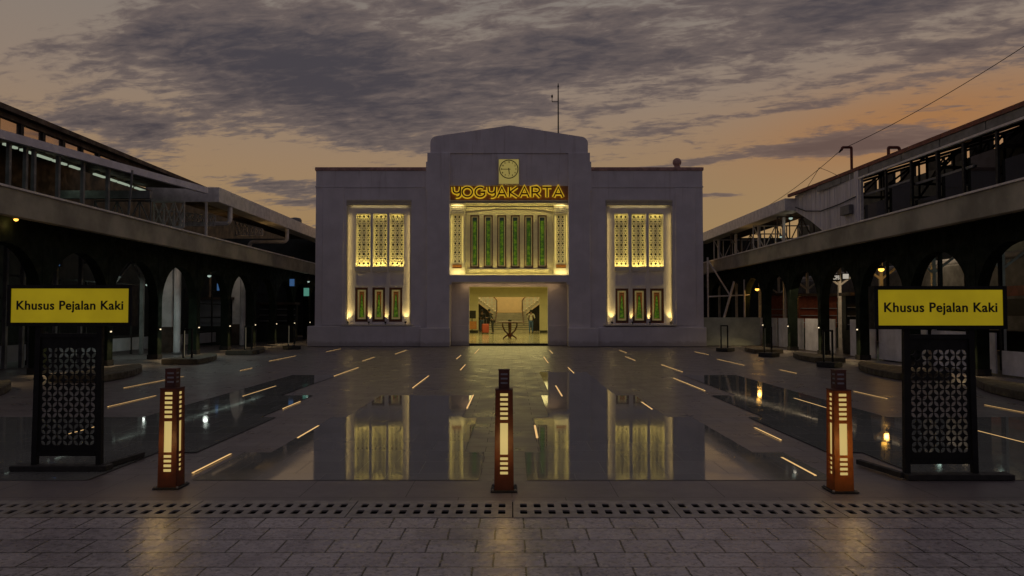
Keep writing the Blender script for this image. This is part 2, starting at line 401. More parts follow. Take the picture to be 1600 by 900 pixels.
def plate_mesh(name, outer, holes, thick, material, resolution=1):
    """flat plate in the XZ plane (front at -thick/2 in y) with real holes"""
    cu = bpy.data.curves.new('tmp', 'CURVE'); cu.dimensions = '2D'; cu.fill_mode = 'BOTH'; cu.extrude = thick/2
    for poly in [outer] + holes:
        sp_ = cu.splines.new('POLY'); sp_.points.add(len(poly)-1); sp_.use_cyclic_u = True
        for p_, (a, b) in zip(sp_.points, poly): p_.co = (a, b, 0, 1)
    o = bpy.data.objects.new('tmp', cu); COL.objects.link(o)
    dg = bpy.context.evaluated_depsgraph_get(); me = bpy.data.meshes.new_from_object(o.evaluated_get(dg))
    bpy.data.objects.remove(o); bpy.data.curves.remove(cu)
    me.transform(Matrix.Rotation(math.pi/2, 4, 'X')); me.name = name; me.materials.clear(); me.materials.append(material)
    return me
def text_mesh(name, body, size, material, extrude=.003, offset=0.0, align='CENTER', spacing=1.0):
    cu = bpy.data.curves.new('tmp', 'FONT'); cu.body = body; cu.size = size; cu.extrude = extrude; cu.offset = offset
    cu.align_x = align; cu.align_y = 'CENTER'; cu.space_character = spacing
    o = bpy.data.objects.new('tmp', cu); COL.objects.link(o)
    dg = bpy.context.evaluated_depsgraph_get(); me = bpy.data.meshes.new_from_object(o.evaluated_get(dg))
    bpy.data.objects.remove(o); bpy.data.curves.remove(cu)
    me.transform(Matrix.Rotation(math.pi/2, 4, 'X')); me.name = name; me.materials.clear(); me.materials.append(material)
    return me
ORD = ['nearest', 'second nearest', 'third nearest', 'fourth nearest', 'fifth nearest', 'sixth nearest', 'seventh nearest', 'eighth nearest', 'ninth nearest', 'tenth nearest',
       'eleventh nearest', 'twelfth nearest', 'thirteenth nearest', 'fourteenth nearest', 'fifteenth nearest', 'sixteenth nearest', 'seventeenth nearest', 'eighteenth nearest', 'nineteenth nearest', 'twentieth nearest']

# ------------------------------------------------------------------ ground
g_ = MB()
for ya, yb in ((-60, 5.67), (6.172, 700)): g_.add([(-400,ya,-.012),(400,ya,-.012),(400,yb,-.012),(-400,yb,-.012)], [(0,1,2,3)])
struct(g_.build('ground', HONED))
def sheet(name, polys, z, m):
    b = MB()
    for poly in polys: b.add([(x, y, z) for x, y in poly], [tuple(range(len(poly)))])
    return struct(b.build(name, m))
def rc(x0, x1, y0, y1): return [(x0,y0),(x1,y0),(x1,y1),(x0,y1)]
sheet('stamped_paving', [rc(-30, 30, -8, 5.68)], -.004, PAVE)
sheet('border_paving', [rc(-30, 30, 6.17, 6.93)], -.006, BORDER)
sheet('polished_paving', [
    rc(-2.98, -.31, 6.93, 8.30), rc(-2.68, -.52, 8.30, 11.1), rc(-2.47, -.74, 11.1, 14.0),
    rc(.14, 3.02, 6.93, 8.30), rc(.32, 2.68, 8.30, 11.1), rc(.55, 2.32, 11.1, 14.0), rc(.72, 1.95, 14.0, 19.5),
    rc(-9.2, -3.95, 6.93, 8.30), rc(-9.2, -3.52, 8.30, 11.1), rc(-5.5, -3.75, 11.1, 14.0), rc(-5.5, -4.35, 14.0, 18.6),
    rc(3.90, 9.0, 6.93, 8.30), rc(3.52, 9.0, 8.30, 11.1), rc(3.75, 5.6, 11.1, 14.0), rc(4.25, 5.6, 14.0, 18.6)], -.002, POLISH)

# drain channel with slotted grates
dc = thing('drain_channel', 'steel drain channel of slotted grates running across the whole plaza', 'drain', (0, 5.92, 0))
b = MB(); b.box(-30, 30, -.245, .245, -.30, -.27); b.box(-30, 30, -.250, -.246, -.30, -.014); b.box(-30, 30, .246, .250, -.30, -.014); b.build('channel', SLOTB, dc)
PITCHP = 1.277
slots = []
def rrect(cx, cy, w_, d_, r_=.014):
    pts = []
    for ax, ay, a0 in ((1,1,0),(-1,1,90),(-1,-1,180),(1,-1,270)):
        for k in range(4):
            a = R(a0 + 30*k); pts.append((cx + ax*(w_/2-r_) + r_*math.cos(a), cy + ay*(d_/2-r_) + r_*math.sin(a)))
    return pts
for i in range(11):
    for dy in (-.095, .098):
        slots.append(rrect((i-5)*.1105, dy, .056, .112))
pm = plate_mesh('grate_plate', [(-.634,-.252),(.634,-.252),(.634,.252),(-.634,.252)], slots, .012, GRATE)
pm.transform(Matrix.Rotation(-math.pi/2, 4, 'X'))
for i in range(-8, 8):
    objm('grate_plate', pm, dc, ((i+.5)*PITCHP + .006, 0, -.007))

# ------------------------------------------------------------------ LED strips flush in the floor
STR = [((421,564),(462,556)), ((512,549.5),(530.5,545)), ((566,564),(585.5,558)), ((617.5,553),(635.5,547)), ((522.5,587.5),(560,574)), ((380,619),(431,603)),
 ((442,638.5),(470,627)), ((645,606),(670,587)), ((713.7,560.7),(720,555)), ((720,578),(727,569.5)), ((741.7,552.5),(749,545)), ((730,638),(739.5,617)), ((464.5,684),(499,665)),
 ((194,606),(287,588)), ((167.5,635.5),(245,618)), ((375,579),(395,575)), ((103,679),(155,665.5)), ((300,739),(362.5,709)),
 ((864,552),(858,547)), ((857,567),(849,557.5)), ((897,583),(887,574)), ((879,619),(867.5,602.5)), ((841,684),(834,664.5)), ((979,551),(967,547)), ((992,563),(977,557)),
 ((1067,581),(1032.5,569.5)), ((1102.5,610.5),(1051,590.5)), ((1106,554),(1086,549.5)), ((1162,570.5),(1120.5,561)), ((1019,639.5),(1002,628)), ((1221,687.5),(1178,668)),
 ((1242.5,583),(1219.5,577.5)), ((1296,639),(1241,622)), ((1385,623),(1334,611)), ((1278,743),(1217.5,714.5)), ((1603,646),(1542,632.5)), ((1605,693),(1527.5,673))]
def strip_world(a, b):
    A, B = gnd(*a), gnd(*b); X = (A.x+B.x)/2; return X, A.y, B.y
L_ = sorted([strip_world(*s) for s in STR if s[0][0] < 800], key=lambda t: t[1]); R__ = sorted([strip_world(*s) for s in STR if s[0][0] >= 800], key=lambda t: t[1])
for side, lst in (('left', L_), ('right', R__)):
    for i, (X, y0, y1) in enumerate(lst):
        w_ = .0135
        t = thing('floor_light_strip', 'glowing LED line set flush in the paving, %s the camera of those in the %s half' % (ORD[i], side), 'floor light', (X, y0, 0), 'glowing light lines in the plaza floor')
        b = MB(); b.box(-w_-.008, -w_, 0, y1-y0, -.004, .003); b.box(w_, w_+.008, 0, y1-y0, -.004, .003); b.build('trim', GREYST, t)
        b = MB(); b.box(-w_, w_, .004, y1-y0-.004, -.004, .0025); b.build('diffuser', STRIP, t)

# ------------------------------------------------------------------ bollard lamps
def face_plate():
    # one face of the tapering lantern body with its slots, in XZ
    hb, ht = .082, .074; z0, z1 = .0, .895
    outer = [(-hb, z0), (hb, z0), (ht, z1), (-ht, z1)]; holes = []
    sw = .034
    for k in range(6): zc = .855 - k*.0425; holes.append([(-sw, zc-.0125), (sw, zc-.0125), (sw, zc+.0125), (-sw, zc+.0125)])
    holes.append([(-sw, .318), (sw, .318), (sw, .600), (-sw, .600)])
    for k in range(4): zc = .281 - k*.0425; holes.append([(-sw, zc-.0125), (sw, zc-.0125), (sw, zc+.0125), (-sw, zc+.0125)])
    return plate_mesh('body_face', outer, holes, .005, RUST)
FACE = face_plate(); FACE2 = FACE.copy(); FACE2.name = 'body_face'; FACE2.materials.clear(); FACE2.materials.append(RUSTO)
CAPF = plate_mesh('cap_face', [(-.047, 0), (.047, 0), (.047, .172), (-.047, .172)],
                  [[(-.030, z-.008), (.030, z-.008), (.030, z+.008), (-.030, z+.008)] for z in (.138, .098, .058)], .004, RUSTTOP)
def bollard(px, py, label, rz=0.0, m2=None):
    p = gnd(px, py); p.y += .09
    t = thing('bollard_lamp', label, 'bollard', (p.x, p.y, 0), 'square lantern bollards across the plaza entrance', rz)
    for k in range(4):
        m = Matrix.Rotation(k*math.pi/2, 4, 'Z')
        tilt = Matrix.Translation(m @ Vector((0, -.082, .012))) @ m @ Matrix.Rotation(math.atan(-.008/.895), 4, 'X')
        fm = FACE
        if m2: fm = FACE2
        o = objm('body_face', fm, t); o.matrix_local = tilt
        o = objm('cap_face', CAPF, t); o.matrix_local = Matrix.Translation(m @ Vector((0, -.045, .912))) @ m
    b = MB()
    for z0, z1, w0 in ((.10, .885, .068),): b.box(-w0+.012, w0-.012, -w0+.012, w0-.012, z0, z1)
    b.build('diffuser', LAMPCORE, t)
    MB().box(-.040, .040, -.040, .040, .925, 1.07).build('cap_core', PALE, t)
    MB().box(-.078, .078, -.078, .078, .906, .916).build('shoulder_plate', RUSTTOP, t)
    MB().box(-.050, .050, -.050, .050, 1.084, 1.092).build('cap_plate', RUSTTOP, t)
    b = MB(); b.box(-.115, .115, -.115, .115, 0, .010)
    b.build('base_plate', BLACKMAT, t)
    for sx_ in (-.1, .1):
        for sy_ in (-.1, .1):
            bb = MB(); bb.lathe([(.011, .010), (.011, .020), (.006, .026)], (sx_, sy_, 0), 8); bb.build('bolt', GREYST, t)
    light('POINT', 'bollard_light', (0, -.28, .42), 1.0, (1, .62, .2), t, .06)
    light('POINT', 'bollard_light', (0, .28, .42), .45, (1, .62, .2), t, .06)
    t.scale = (1, 1, .965)
    return t
bollard(260, 764, 'left rust brown lantern bollard with lit slots beside the sign by the dark arcade', R(0))
bollard(787.5, 768.5, 'middle rust brown lantern bollard in line with the entrance door', 0)
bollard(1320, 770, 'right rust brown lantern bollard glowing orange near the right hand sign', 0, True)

# ------------------------------------------------------------------ pedestrian signs
def petal(cx, cz, ang, L=.046, W=.0165):
    pts = []
    n = 6
    for i in range(n+1):
        u = i/n; pts.append((u*L, W*math.sin(math.pi*u)))
    for i in range(n-1, 0, -1):
        u = i/n; pts.append((u*L, -W*math.sin(math.pi*u)))
    c, s = math.cos(ang), math.sin(ang)
    return [(cx + .008*c + x*c - z*s, cz + .008*s + x*s + z*c) for x, z in pts]
def sign(px0, px1, pb0, pb1, pybase, label, flip):
    # plan position from the base bar
    g0 = gnd((px0+px1)/2, pybase); Y0 = g0.y + .08
    X0 = at(px0, 500, Y0).x; X1 = at(px1, 500, Y0).x; cx = (X0+X1)/2
    t = thing('pedestrian_sign', label, 'sign', (cx, Y0, 0), 'yellow pedestrian signs on perforated stands')
    W = (X1-X0); hw = W/2
    zt = at(cx, pb0, Y0).z; zb = at(cx, pb1, Y0).z
    k = -1 if flip else 1
    # stand posts, slightly splayed
    off = -.11*k if not flip else .0
    sc_ = (-.025 if not flip else .0)
    hp = .308
    for s in (-1, 1):
        b = MB(); xb = sc_ + s*(hp+.012); xt = sc_ + s*(hp-.004)
        b.bar((xb, 0, .05), (xt, 0, zb-.02), .052, .05, (0,1,0)); b.build('post', BLACK, t)
    # perforated screen
    pitch = .108; cols, rows = 5, 9
    x0 = -cols*pitch/2; z0 = .235; hw_s = hp-.022
    z1 = z0 + rows*pitch
    holes = []
    for i in range(cols):
        for j in range(rows):
            ccx = x0 + (i+.5)*pitch; ccz = z0 + (j+.5)*pitch
            hp_ = pitch/2
            for (nx, nz), (ex, ez) in (((0, 1), (1, 0)), ((1, 0), (0, -1)), ((0, -1), (-1, 0)), ((-1, 0), (0, 1))):
                ang = math.atan2(ez-nz, ex-nx); holes.append(petal(ccx+nx*hp_ - .004*math.cos(ang), ccz+nz*hp_ - .004*math.sin(ang), ang, hp_*math.sqrt(2)-.008, .0175))
    me = plate_mesh('screen', [(-hw_s, z0-.06), (hw_s, z0-.06), (hw_s, z1+.10), (-hw_s, z1+.10)], holes, .012, BLACK)
    objm('screen', me, t, (sc_, 0, 0))
    b = MB(); b.box(sc_-hp+.02, sc_+hp-.02, -.028, .028, z1+.10, z1+.14); b.build('crossbar', BLACK, t)
    b = MB(); b.box(sc_-hp+.02, sc_+hp-.02, -.028, .028, z0-.10, z0-.058); b.build('crossbar', BLACK, t)
    # light box
    b = MB(); fr = .035
    b.box(-hw-fr, hw+fr, -.06, .06, zt, zt+fr); b.box(-hw-fr, hw+fr, -.06, .06, zb-fr, zb); b.box(-hw-fr, -hw, -.06, .06, zb, zt); b.box(hw, hw+fr, -.06, .06, zb, zt)
    b.box(-hw, hw, .0, .055, zb, zt)
    b.build('sign_box', BLACK, t)
    b = MB(); b.box(-hw+.001, hw-.001, -.05, -.002, zb+.001, zt-.001); pn = b.build('sign_panel', YELLOW, t)
    tm = text_mesh('lettering', 'Khusus Pejalan Kaki', .158, SIGNTXT, .002, .0032, spacing=1.06)
    xs = [v.co.x for v in tm.vertices]; wd = max(xs)-min(xs); s_ = (W*.905)/wd; tm.transform(Matrix.Diagonal((s_, 1, s_, 1)))
    o = objm('lettering', tm, t, (0, -.0535, (zt+zb)/2 - .002))
    # base feet
    b = MB(); b.box(-hw*.83 + (-.05 if not flip else .13), hw*.79 + (-.05 if not flip else .17), -.10, .04, .0, .05); b.build('foot', BLACKMAT, t, bevel=.004)
    fx = (sc_+hp+.045)*1 if not flip else -(hp+.055)
    b = MB(); b.bar((fx, -.02, .03), (fx + (.085 if not flip else -.12), .62, .03), .055, .05); b.build('foot', BLACKMAT, t, bevel=.004)
    return t
s1 = sign(22, 205, 451, 504, 736, 'yellow Khusus Pejalan Kaki sign on black perforated stand beside the left bollard', False)
s2 = sign(1368, 1562, 453, 508.5, 750, 'yellow Khusus Pejalan Kaki sign on black perforated stand beside the right bollard', True)
# ------------------------------------------------------------------ station building
YF = 34.4
def bx(px, Y=YF): return at(px, 489, Y).x
def bz(py, Y=YF): return at(800, py, Y).z
ST = thing('station_building', 'long white art deco station hall with stepped centre block between the two arcades', 'building', (-.1, YF, 0))
ST.location = (0, 0, 0)
def window_lattice(parent, x0, x1, z0, z1, y, cols, rows, name='lattice_window'):
    """pierced cream screen with dark voids, standing in the wall opening"""
    W, Hh = x1-x0, z1-z0; mg = .035; cw = (W-2*mg)/cols; ch = (Hh-.16)/rows; holes = []
    for i in range(cols):
        for j in range(rows):
            cx = mg+(i+.5)*cw; cz = .10+(j+.5)*ch
            if j == 0 or j == rows-1: a, b_ = cw*.26, ch*.50
            elif (rows-1-j) % 4 == 0: a, b_ = cw*.28, ch*.50
            elif (rows-1-j) % 2 == 0: a, b_ = cw*.30, ch*.28
            else:
                for s in (-1, 1):
                    q = cw*.25; a, b_ = cw*.12, ch*.32
                    holes.append([(cx+s*q-a, cz), (cx+s*q, cz-b_), (cx+s*q+a, cz), (cx+s*q, cz+b_)])
                continue
            holes.append([(cx-a, cz), (cx-a*.4, cz-b_), (cx+a*.4, cz-b_), (cx+a, cz), (cx+a*.4, cz+b_), (cx-a*.4, cz+b_)])
    me = plate_mesh(name, [(0,0),(W,0),(W,Hh),(0,Hh)], holes, .05, CREAM)
    return me
def leaded_window(parent, x0, x1, z0, z1, y, tall=False, label=None):
    f = .095 if not tall else .06
    b = MB(); b.gridwall(x0, x1, z0, z1, y, y+.09, [(x0+f, x1-f, z0+f*1.2, z1-f)])
    o = b.build('window', WOOD, parent)
    if label: o['label'] = label
    xa, xb, za, zb_ = x0+f, x1-f, z0+f*1.2, z1-f; c = .075 if not tall else .04
    if not tall:
        b = MB(); b.gridwall(xa, xb, za, zb_, y+.05, y+.08, [(xa+.012, xb-.012, za+.012, zb_-.012)]); b.build('dark_border', DARKBACK, o)
        xa += .012; xb -= .012; za += .012; zb_ -= .012
    b = MB(); b.gridwall(xa, xb, za, zb_, y+.045, y+.075, [(xa+c, xb-c, za+c, zb_-c)]); b.build('glass_border', LEADING, o)
    xa += c; xb -= c; za += c; zb_ -= c; W = xb-xa; Hh = zb_-za; cx = (xa+xb)/2
    b = MB(); b.box(xa, xb, y+.072, y+.085, za, zb_)
    if tall: b.build('pane', BLUEGL, o)
    else: b.build('pane', GOLD, o)
    if not tall:
        b = MB(); b.prism([(xa+.012, za+.02), (xb-.012, za+.02), (cx+W*.10, zb_-Hh*.14), (cx-W*.10, zb_-Hh*.14)], y+.060, y+.070); b.build('green_glass', GREENGL, o)
        b = MB(); b.bar((xa+.006, y+.057, za+.02), (cx-W*.13, y+.057, zb_-Hh*.13), .014, .008, (0,1,0)); b.bar((xb-.006, y+.057, za+.02), (cx+W*.13, y+.057, zb_-Hh*.13), .014, .008, (0,1,0))
        b.bar((cx-W*.42, y+.056, zb_-Hh*.05), (cx+W*.42, y+.056, zb_-Hh*.05), .02, .008, (0,1,0)); b.bar((cx-W*.2, y+.056, zb_-Hh*.12), (cx+W*.2, y+.056, zb_-Hh*.12), .02, .008, (0,1,0)); b.build('leading', DARKBACK, o)
    else:
        b = MB(); b.prism([(xa+.035, za+.03), (xb-.035, za+.03), (xb-.035, zb_-Hh*.07), (xa+.035, zb_-Hh*.07)], y+.060, y+.069); b.build('green_glass', GREENGL, o)
        b = MB()
        for s in (-1, 1): b.bar((cx+s*(W/2-.026), y+.056, za+.01), (cx+s*(W/2-.026), y+.056, zb_-.02), .016, .006, (0,1,0))
        for q in (.07, .18, .32, .5, .68, .84): b.bar((xa+.02, y+.0555, za+Hh*q), (xb-.02, y+.0555, za+Hh*q), .010, .006, (0,1,0))
        b.build('leading', DARKBACK, o)
    return o
# ---- wings
WSETS = {'left': dict(x0=492, x1=667, bay=(540, 642), up=[(554,577),(581,603.5),(607,630)], uz=(333,416), lo=[(553.5,573.5),(580.5,600.5),(607,627.5)], lz=(449,503)),
         'right': dict(x0=922, x1=1099.5, bay=(947, 1052), up=[(961.5,983),(988.5,1011),(1015.7,1038.5)], uz=(333,416.5), lo=[(962.5,983),(989.5,1011),(1017,1038.5)], lz=(450.5,505))}
LATT = None
for side, S in WSETS.items():
    X0, X1 = bx(S['x0']), bx(S['x1']); zt = bz(262)
    bay = (bx(S['bay'][0]), bx(S['bay'][1]), bz(507), bz(312))
    b = MB(); b.gridwall(X0, X1, 0, zt, YF, YF+.16, [bay]); b.build('front_wall', PLASTER, ST)
    H2 = [(bx(a), bx(c), bz(S['uz'][1]), bz(S['uz'][0])) for a, c in S['up']] + [(bx(a), bx(c), bz(S['lz'][1]), bz(S['lz'][0])) for a, c in S['lo']]
    b = MB(); b.gridwall(bay[0]-.1, bay[1]+.1, bay[2]-.1, bay[3]+.1, YF+.163, YF+.50, H2); b.build('recessed_wall', PLASTER, ST)
    b = MB(); b.box(bay[0]-.1, bay[1]+.1, YF+.52, YF+.56, bay[2]-.1, bay[3]+.1); b.build('window_backing', DARKBACK, ST)
    # outer side wall, roof slab, back
    b = MB(); xo = X0 if side == 'left' else X1; s = 1 if side == 'left' else -1
    b.box(xo+s*.001, xo+s*.3, YF+.165, YF+12, 0, zt-.01); b.box(xo+s*.301, (X1 if side == 'left' else X0), YF+.51, YF+12, zt-.5, zt-.3); b.build('side_wall', PLASTER, ST)
    # coping and string courses
    b = MB(); b.box(X0-.05, X1+(.05 if side == 'right' else 0), YF-.06, YF+.30, zt-.14, zt+.02); b.box(xo-s*.05, xo+s*.34, YF+.30, YF+12, zt-.14, zt+.02); b.build('coping', COPING, ST, bevel=.03)
    zc = bz(292); b = MB()
    b.box(X0-.03, X1, YF-.028, YF-.002, zc-.03, zc+.03) if side == 'left' else b.box(X0, X1+.03, YF-.028, YF-.002, zc-.03, zc+.03)
    b.build('string_course', PLASTER, ST)
    # inner corner relief
    b = MB()
    if side == 'left': b.box(bx(503), bx(536), YF-.045, YF-.002, bz(508), zc-.06)
    else: b.box(bx(1056), bx(1088), YF-.045, YF-.002, bz(508), zc-.06)
    b.build('corner_relief', PLASTER, ST, bevel=.02)
    # bay head mouldings
    for k in range(4):
        b = MB(); zz_ = bz(312.5+k*2.3); b.box(bay[0]+.012, bay[1]-.012, YF-.05+k*.022, YF+.155, zz_-.042, zz_); b.build('moulding', CREAM, ST)
    for xx in (bay[0], bay[1]):
        s2_ = 1 if xx == bay[0] else -1
        b = MB(); b.box(xx+s2_*.002, xx+s2_*.07, YF+.03, YF+.158, bay[2], bay[3]-.30); b.build('jamb', CREAM, ST)
    # pilaster strips between the windows, blind panels and sills
    for a, c in zip(S['up'][:-1], S['up'][1:]):
        xm = (bx(a[1])+bx(c[0]))/2; b = MB(); b.box(xm-.05, xm+.05, YF+.12, YF+.161, bay[2]+.02, bz(333)+.06); b.build('pilaster_strip', PLASTER, ST)
    for a, c in S['up']:
        b = MB(); b.box(bx(a)-.015, bx(c)+.015, YF+.05, YF+.161, bz(424), bz(S['uz'][1]+.6)); b.build('sill', CREAM, ST)
        b = MB(); b.gridwall(bx(a)-.01, bx(c)+.01, bz(447), bz(425.5), YF+.135, YF+.161, [(bx(a)+.05, bx(c)-.05, bz(445), bz(428))]); b.build('panel_frame', PLASTER, ST)
    x0, x1 = bx(S['up'][0][0]), bx(S['up'][0][1]); z0, z1 = bz(S['uz'][1]), bz(S['uz'][0])
    if LATT is None: LATT = window_lattice(ST, x0, x1, z0, z1, 0, 3, 21)
    for (a, c) in S['up']:
        objm('lattice_window', LATT, ST, (bx(a), YF+.36, z0))
        xm_, zm_ = (bx(a)+bx(c))/2, (z0+z1)/2
        light('AREA', 'sill_light', (xm_, YF+.20, z0+.02), 2.8, (1, .78, .18), ST, .56, .03, aim=(0, .16, 1))
        light('AREA', 'head_light', (xm_, YF+.20, z1-.02), .9, (1, .78, .18), ST, .56, .03, aim=(0, .25, -1))
        for sd_, xe in ((1, bx(a)+.02), (-1, bx(c)-.02)):
            light('AREA', 'reveal_and_fill_light', (xe, YF+.20, zm_-.25), .75, (1, .78, .18), ST, .03, 1.9, rot=(math.pi/2, 0, -sd_*R(42)))
    for (a, c) in S['lo']: leaded_window(ST, bx(a), bx(c), bz(S['lz'][1]), bz(S['lz'][0]), YF+.18)
    # sill ledge the uplights stand on
    b = MB(); b.box(bay[0]-.12, bay[1]+.12, YF-.24, YF-.001, bz(509), bz(507)); b.build('ledge', CREAM, ST, bevel=.01)
    # plinth
    b = MB(); xa = bx(482) if side == 'left' else X0+.6; xb = bx(1101) if side == 'right' else X1-.6+.4
    if side == 'left': b.box(xa, bx(658), YF-.22, YF-.002, 0, bz(509.5)); b.box(xa, bx(492)-.002, YF-.002, YF+12, 0, bz(509.5))
    else: b.box(bx(934), bx(1102), YF-.22, YF-.002, 0, bz(511)); b.box(bx(1099.5)+.002, bx(1102), YF-.002, YF+12, 0, bz(511))
    b.build('plinth', PLASTER, ST, bevel=.03)
    # LED line hidden behind the head moulding and the jambs
    for sd_, xe in ((1, bay[0]+.085), (-1, bay[1]-.085)):
        light('AREA', 'jamb_light', (xe, YF+.02, (bay[2]+bay[3])/2-.3), 2.2, (1, .72, .22), ST, .03, 5.0, rot=(math.pi/2, 0, -sd_*R(30)))
    cxm = (bay[0]+bay[1])/2
    light('AREA', 'cove_light', (cxm, YF+.10, bay[3]-.36), .55, (1, .80, .34), ST, 2.6, .03, aim=(0, .25, 1))
# uplights: separate fittings on the ledges
UP = {'left': [544.5, 576.5, 602.5, 634], 'right': [956, 988, 1015, 1047.5]}
names = ['leftmost', 'second', 'third', 'rightmost']
for side, lst in UP.items():
    for i, px in enumerate(lst):
        x = bx(px); z = bz(507)
        t = thing('uplight', 'small black uplight on the white ledge, %s of the four under the %s wing windows' % (names[i], side), 'uplight', (x, YF-.06, z), 'uplights on the station ledges')
        b = MB(); b.lathe([(.035, 0), (.035, .012), (.012, .02), (.012, .05)], (0,0,0), 12); b.build('foot', BLACKMAT, t)
        b = MB(); b.lathe([(.03, .05), (.042, .07), (.048, .14), (.040, .14), (.038, .12)], (0,0,0), 14); b.build('housing', BLACKMAT, t)
        light('SPOT', 'uplight_beam', (0, .085, .17), 26 if i in (0, 3) else 16, (1, .74, .22), t, .03, aim=(0, .08, 1), spot=80, blend=.9)
# ---- centre block
YP = YF-.22
def PYL(xa, xb, zt_, ya, yb):
    b = MB(); b.box(xa, xb, ya, yb, 0, zt_); return b
b = MB(); b.prism([(bx(667), 0), (bx(703), 0), (bx(703), bz(240)), (bx(667.5), bz(240)), (bx(667.5), bz(254)), (bx(665.5), bz(254)), (bx(665.5), bz(300)), (bx(667), bz(300))], YP, YF+2); b.build('pylon', PLASTER, ST, bevel=.02)
b = MB(); b.prism([(bx(888), 0), (bx(922), 0), (bx(922), bz(300)), (bx(924), bz(300)), (bx(924), bz(254)), (bx(922), bz(254)), (bx(922), bz(240)), (bx(888), bz(240))], YP, YF+2); b.build('pylon', PLASTER, ST, bevel=.02)
b = MB(); b.box(bx(658), bx(704.5), YP-.2, YP-.002, 0, bz(512)); b.build('plinth', PLASTER, ST, bevel=.03)
b = MB(); b.box(bx(886.5), bx(934), YP-.2, YP-.002, 0, bz(512)); b.build('plinth', PLASTER, ST, bevel=.03)
# crown with rounded shoulders
pts = [(672, 240.3), (672, 224)]
for k in range(7):
    a = R(180 - 15*k*0.93); pts.append((672+11+11*math.cos(a), 224-11*math.sin(a)*.95))
pts += [(796.5, 197)]
for k in range(7):
    a = R(84 - 14*k); pts.append((919-11+11*math.cos(a), 225-11*math.sin(a)*.95))
pts += [(919, 240.3)]
b = MB(); b.prism([(bx(x), bz(y)) for x, y in pts], YF-.14, YF+12.0); b.build('crown', PLASTER, ST)
b = MB(); b.gridwall(bx(703), bx(888), bz(291), bz(240.5), YF-.08, YF+.3, []); b.box(bx(768), bx(822), YF-.12, YF-.082, bz(290.5), bz(241)); b.box(bx(774), bx(816), YF-.15, YF-.121, bz(290.5), bz(245))
b.build('upper_wall', PLASTER, ST, bevel=.01)
b = MB(); b.box(bx(667), bx(924), YF+11.5, YF+12, 0, bz(241)); 
b.box(bx(667), bx(668.5), YF+2.01, YF+11.49, 0, bz(241)); b.box(bx(922), bx(924), YF+2.01, YF+11.49, 0, bz(241))
b.gridwall(bx(492)+.01, bx(667)-.01, 0, bz(263), YF+11.6, YF+12, [])
b.gridwall(bx(924)+.01, bx(1099)-.01, 0, bz(263), YF+11.6, YF+12, [])
# leave the passage through the rear wall open
bk = MB(); bk.gridwall(bx(667)+.02, bx(922)-.02, 3.55, bz(241.5), YF+11.5, YF+12, []); bk.gridwall(bx(492)+.01, bx(560), 0, bz(263), YF+11.6, YF+12, []); bk.gridwall(bx(1020), bx(1099)-.01, 0, bz(263), YF+11.6, YF+12, [])
bk.build('rear_wall', PLASTER, ST)
# sign band wall, fillets
b = MB(); b.box(bx(703)+.002, bx(888)-.002, YF-.04, YF+.25, bz(312.5), bz(291)-.003); b.build('sign_band', ORPANEL, ST)
for k in range(3):
    zz_ = bz(313.2+k*2.2); b = MB(); b.box(bx(703)+.004, bx(888)-.004, YF-.10+.015*k, YF+.2, zz_-.036, zz_); b.build('moulding', CREAM, ST)
for xa, xb in ((704, 724.5), (866.5, 887.5)):
    for k in range(5):
        zz_ = bz(320.2+k*3.0); b = MB(); b.box(bx(xa), bx(xb), YF-.06, YF+.1, zz_-.05, zz_); b.build('moulding', CREAM, ST)
# niche wall: side lattice panels and window field
LX = [(706.5, 721.5), (869, 884.5)]; WX = [(734,748.2),(755.3,769.6),(776.6,790.9),(798,812.2),(819.2,833.6),(840.4,855)]
holes = [(bx(a), bx(c), bz(419), bz(335)) for a, c in LX] + [(bx(725), bx(867.5), bz(428), bz(321))]
b = MB(); b.gridwall(bx(703)+.003, bx(888)-.003, bz(430), bz(319.8), YF+.0, YF+.12, holes); b.build('niche_wall', CREAM, ST)
b = MB(); b.gridwall(bx(725)-.05, bx(867.5)+.05, bz(429), bz(320), YF+.25, YF+.5, [(bx(a), bx(c), bz(418), bz(335)) for a, c in WX]); b.build('recessed_wall', CREAM, ST)
b = MB(); b.box(bx(703)+.02, bx(888)-.02, YF+.52, YF+.56, bz(430)-.1, bz(300)); b.build('window_backing', DARKBACK, ST)
b = MB(); b.box(bx(725)+.002, bx(725)+.05, YF+.002, YF+.247, bz(428), bz(321)); b.box(bx(867.5)-.05, bx(867.5)-.002, YF+.002, YF+.247, bz(428), bz(321)); b.build('jamb', CREAM, ST)
b = MB(); b.prism([(bx(727), bz(321.2)), (bx(866), bz(321.2)), (bx(866), bz(330)), (bx(850), bz(327.5)), (bx(825), bz(325.5)), (bx(796), bz(325)), (bx(768), bz(325.5)), (bx(743), bz(327.5)), (bx(727), bz(330))], YF+.15, YF+.249); b.build('arched_valance', CREAM, ST)
for a, c in zip(WX[:-1], WX[1:]):
    b = MB(); b.box(bx(a[1])+.05, bx(c[0])-.05, YF+.20, YF+.249, bz(423), bz(333)); b.build('pilaster_strip', CREAM, ST)
for a, c in WX:
    b = MB(); b.box(bx(a)-.06, bx(c)+.06, YF+.10, YF+.249, bz(424.5), bz(420.5)); b.build('sill', CREAM, ST)
    leaded_window(ST, bx(a), bx(c), bz(418), bz(335), YF+.27, tall=True)
LAT2 = window_lattice(ST, bx(706.5), bx(721.5), bz(413), bz(335), 0, 2, 21)
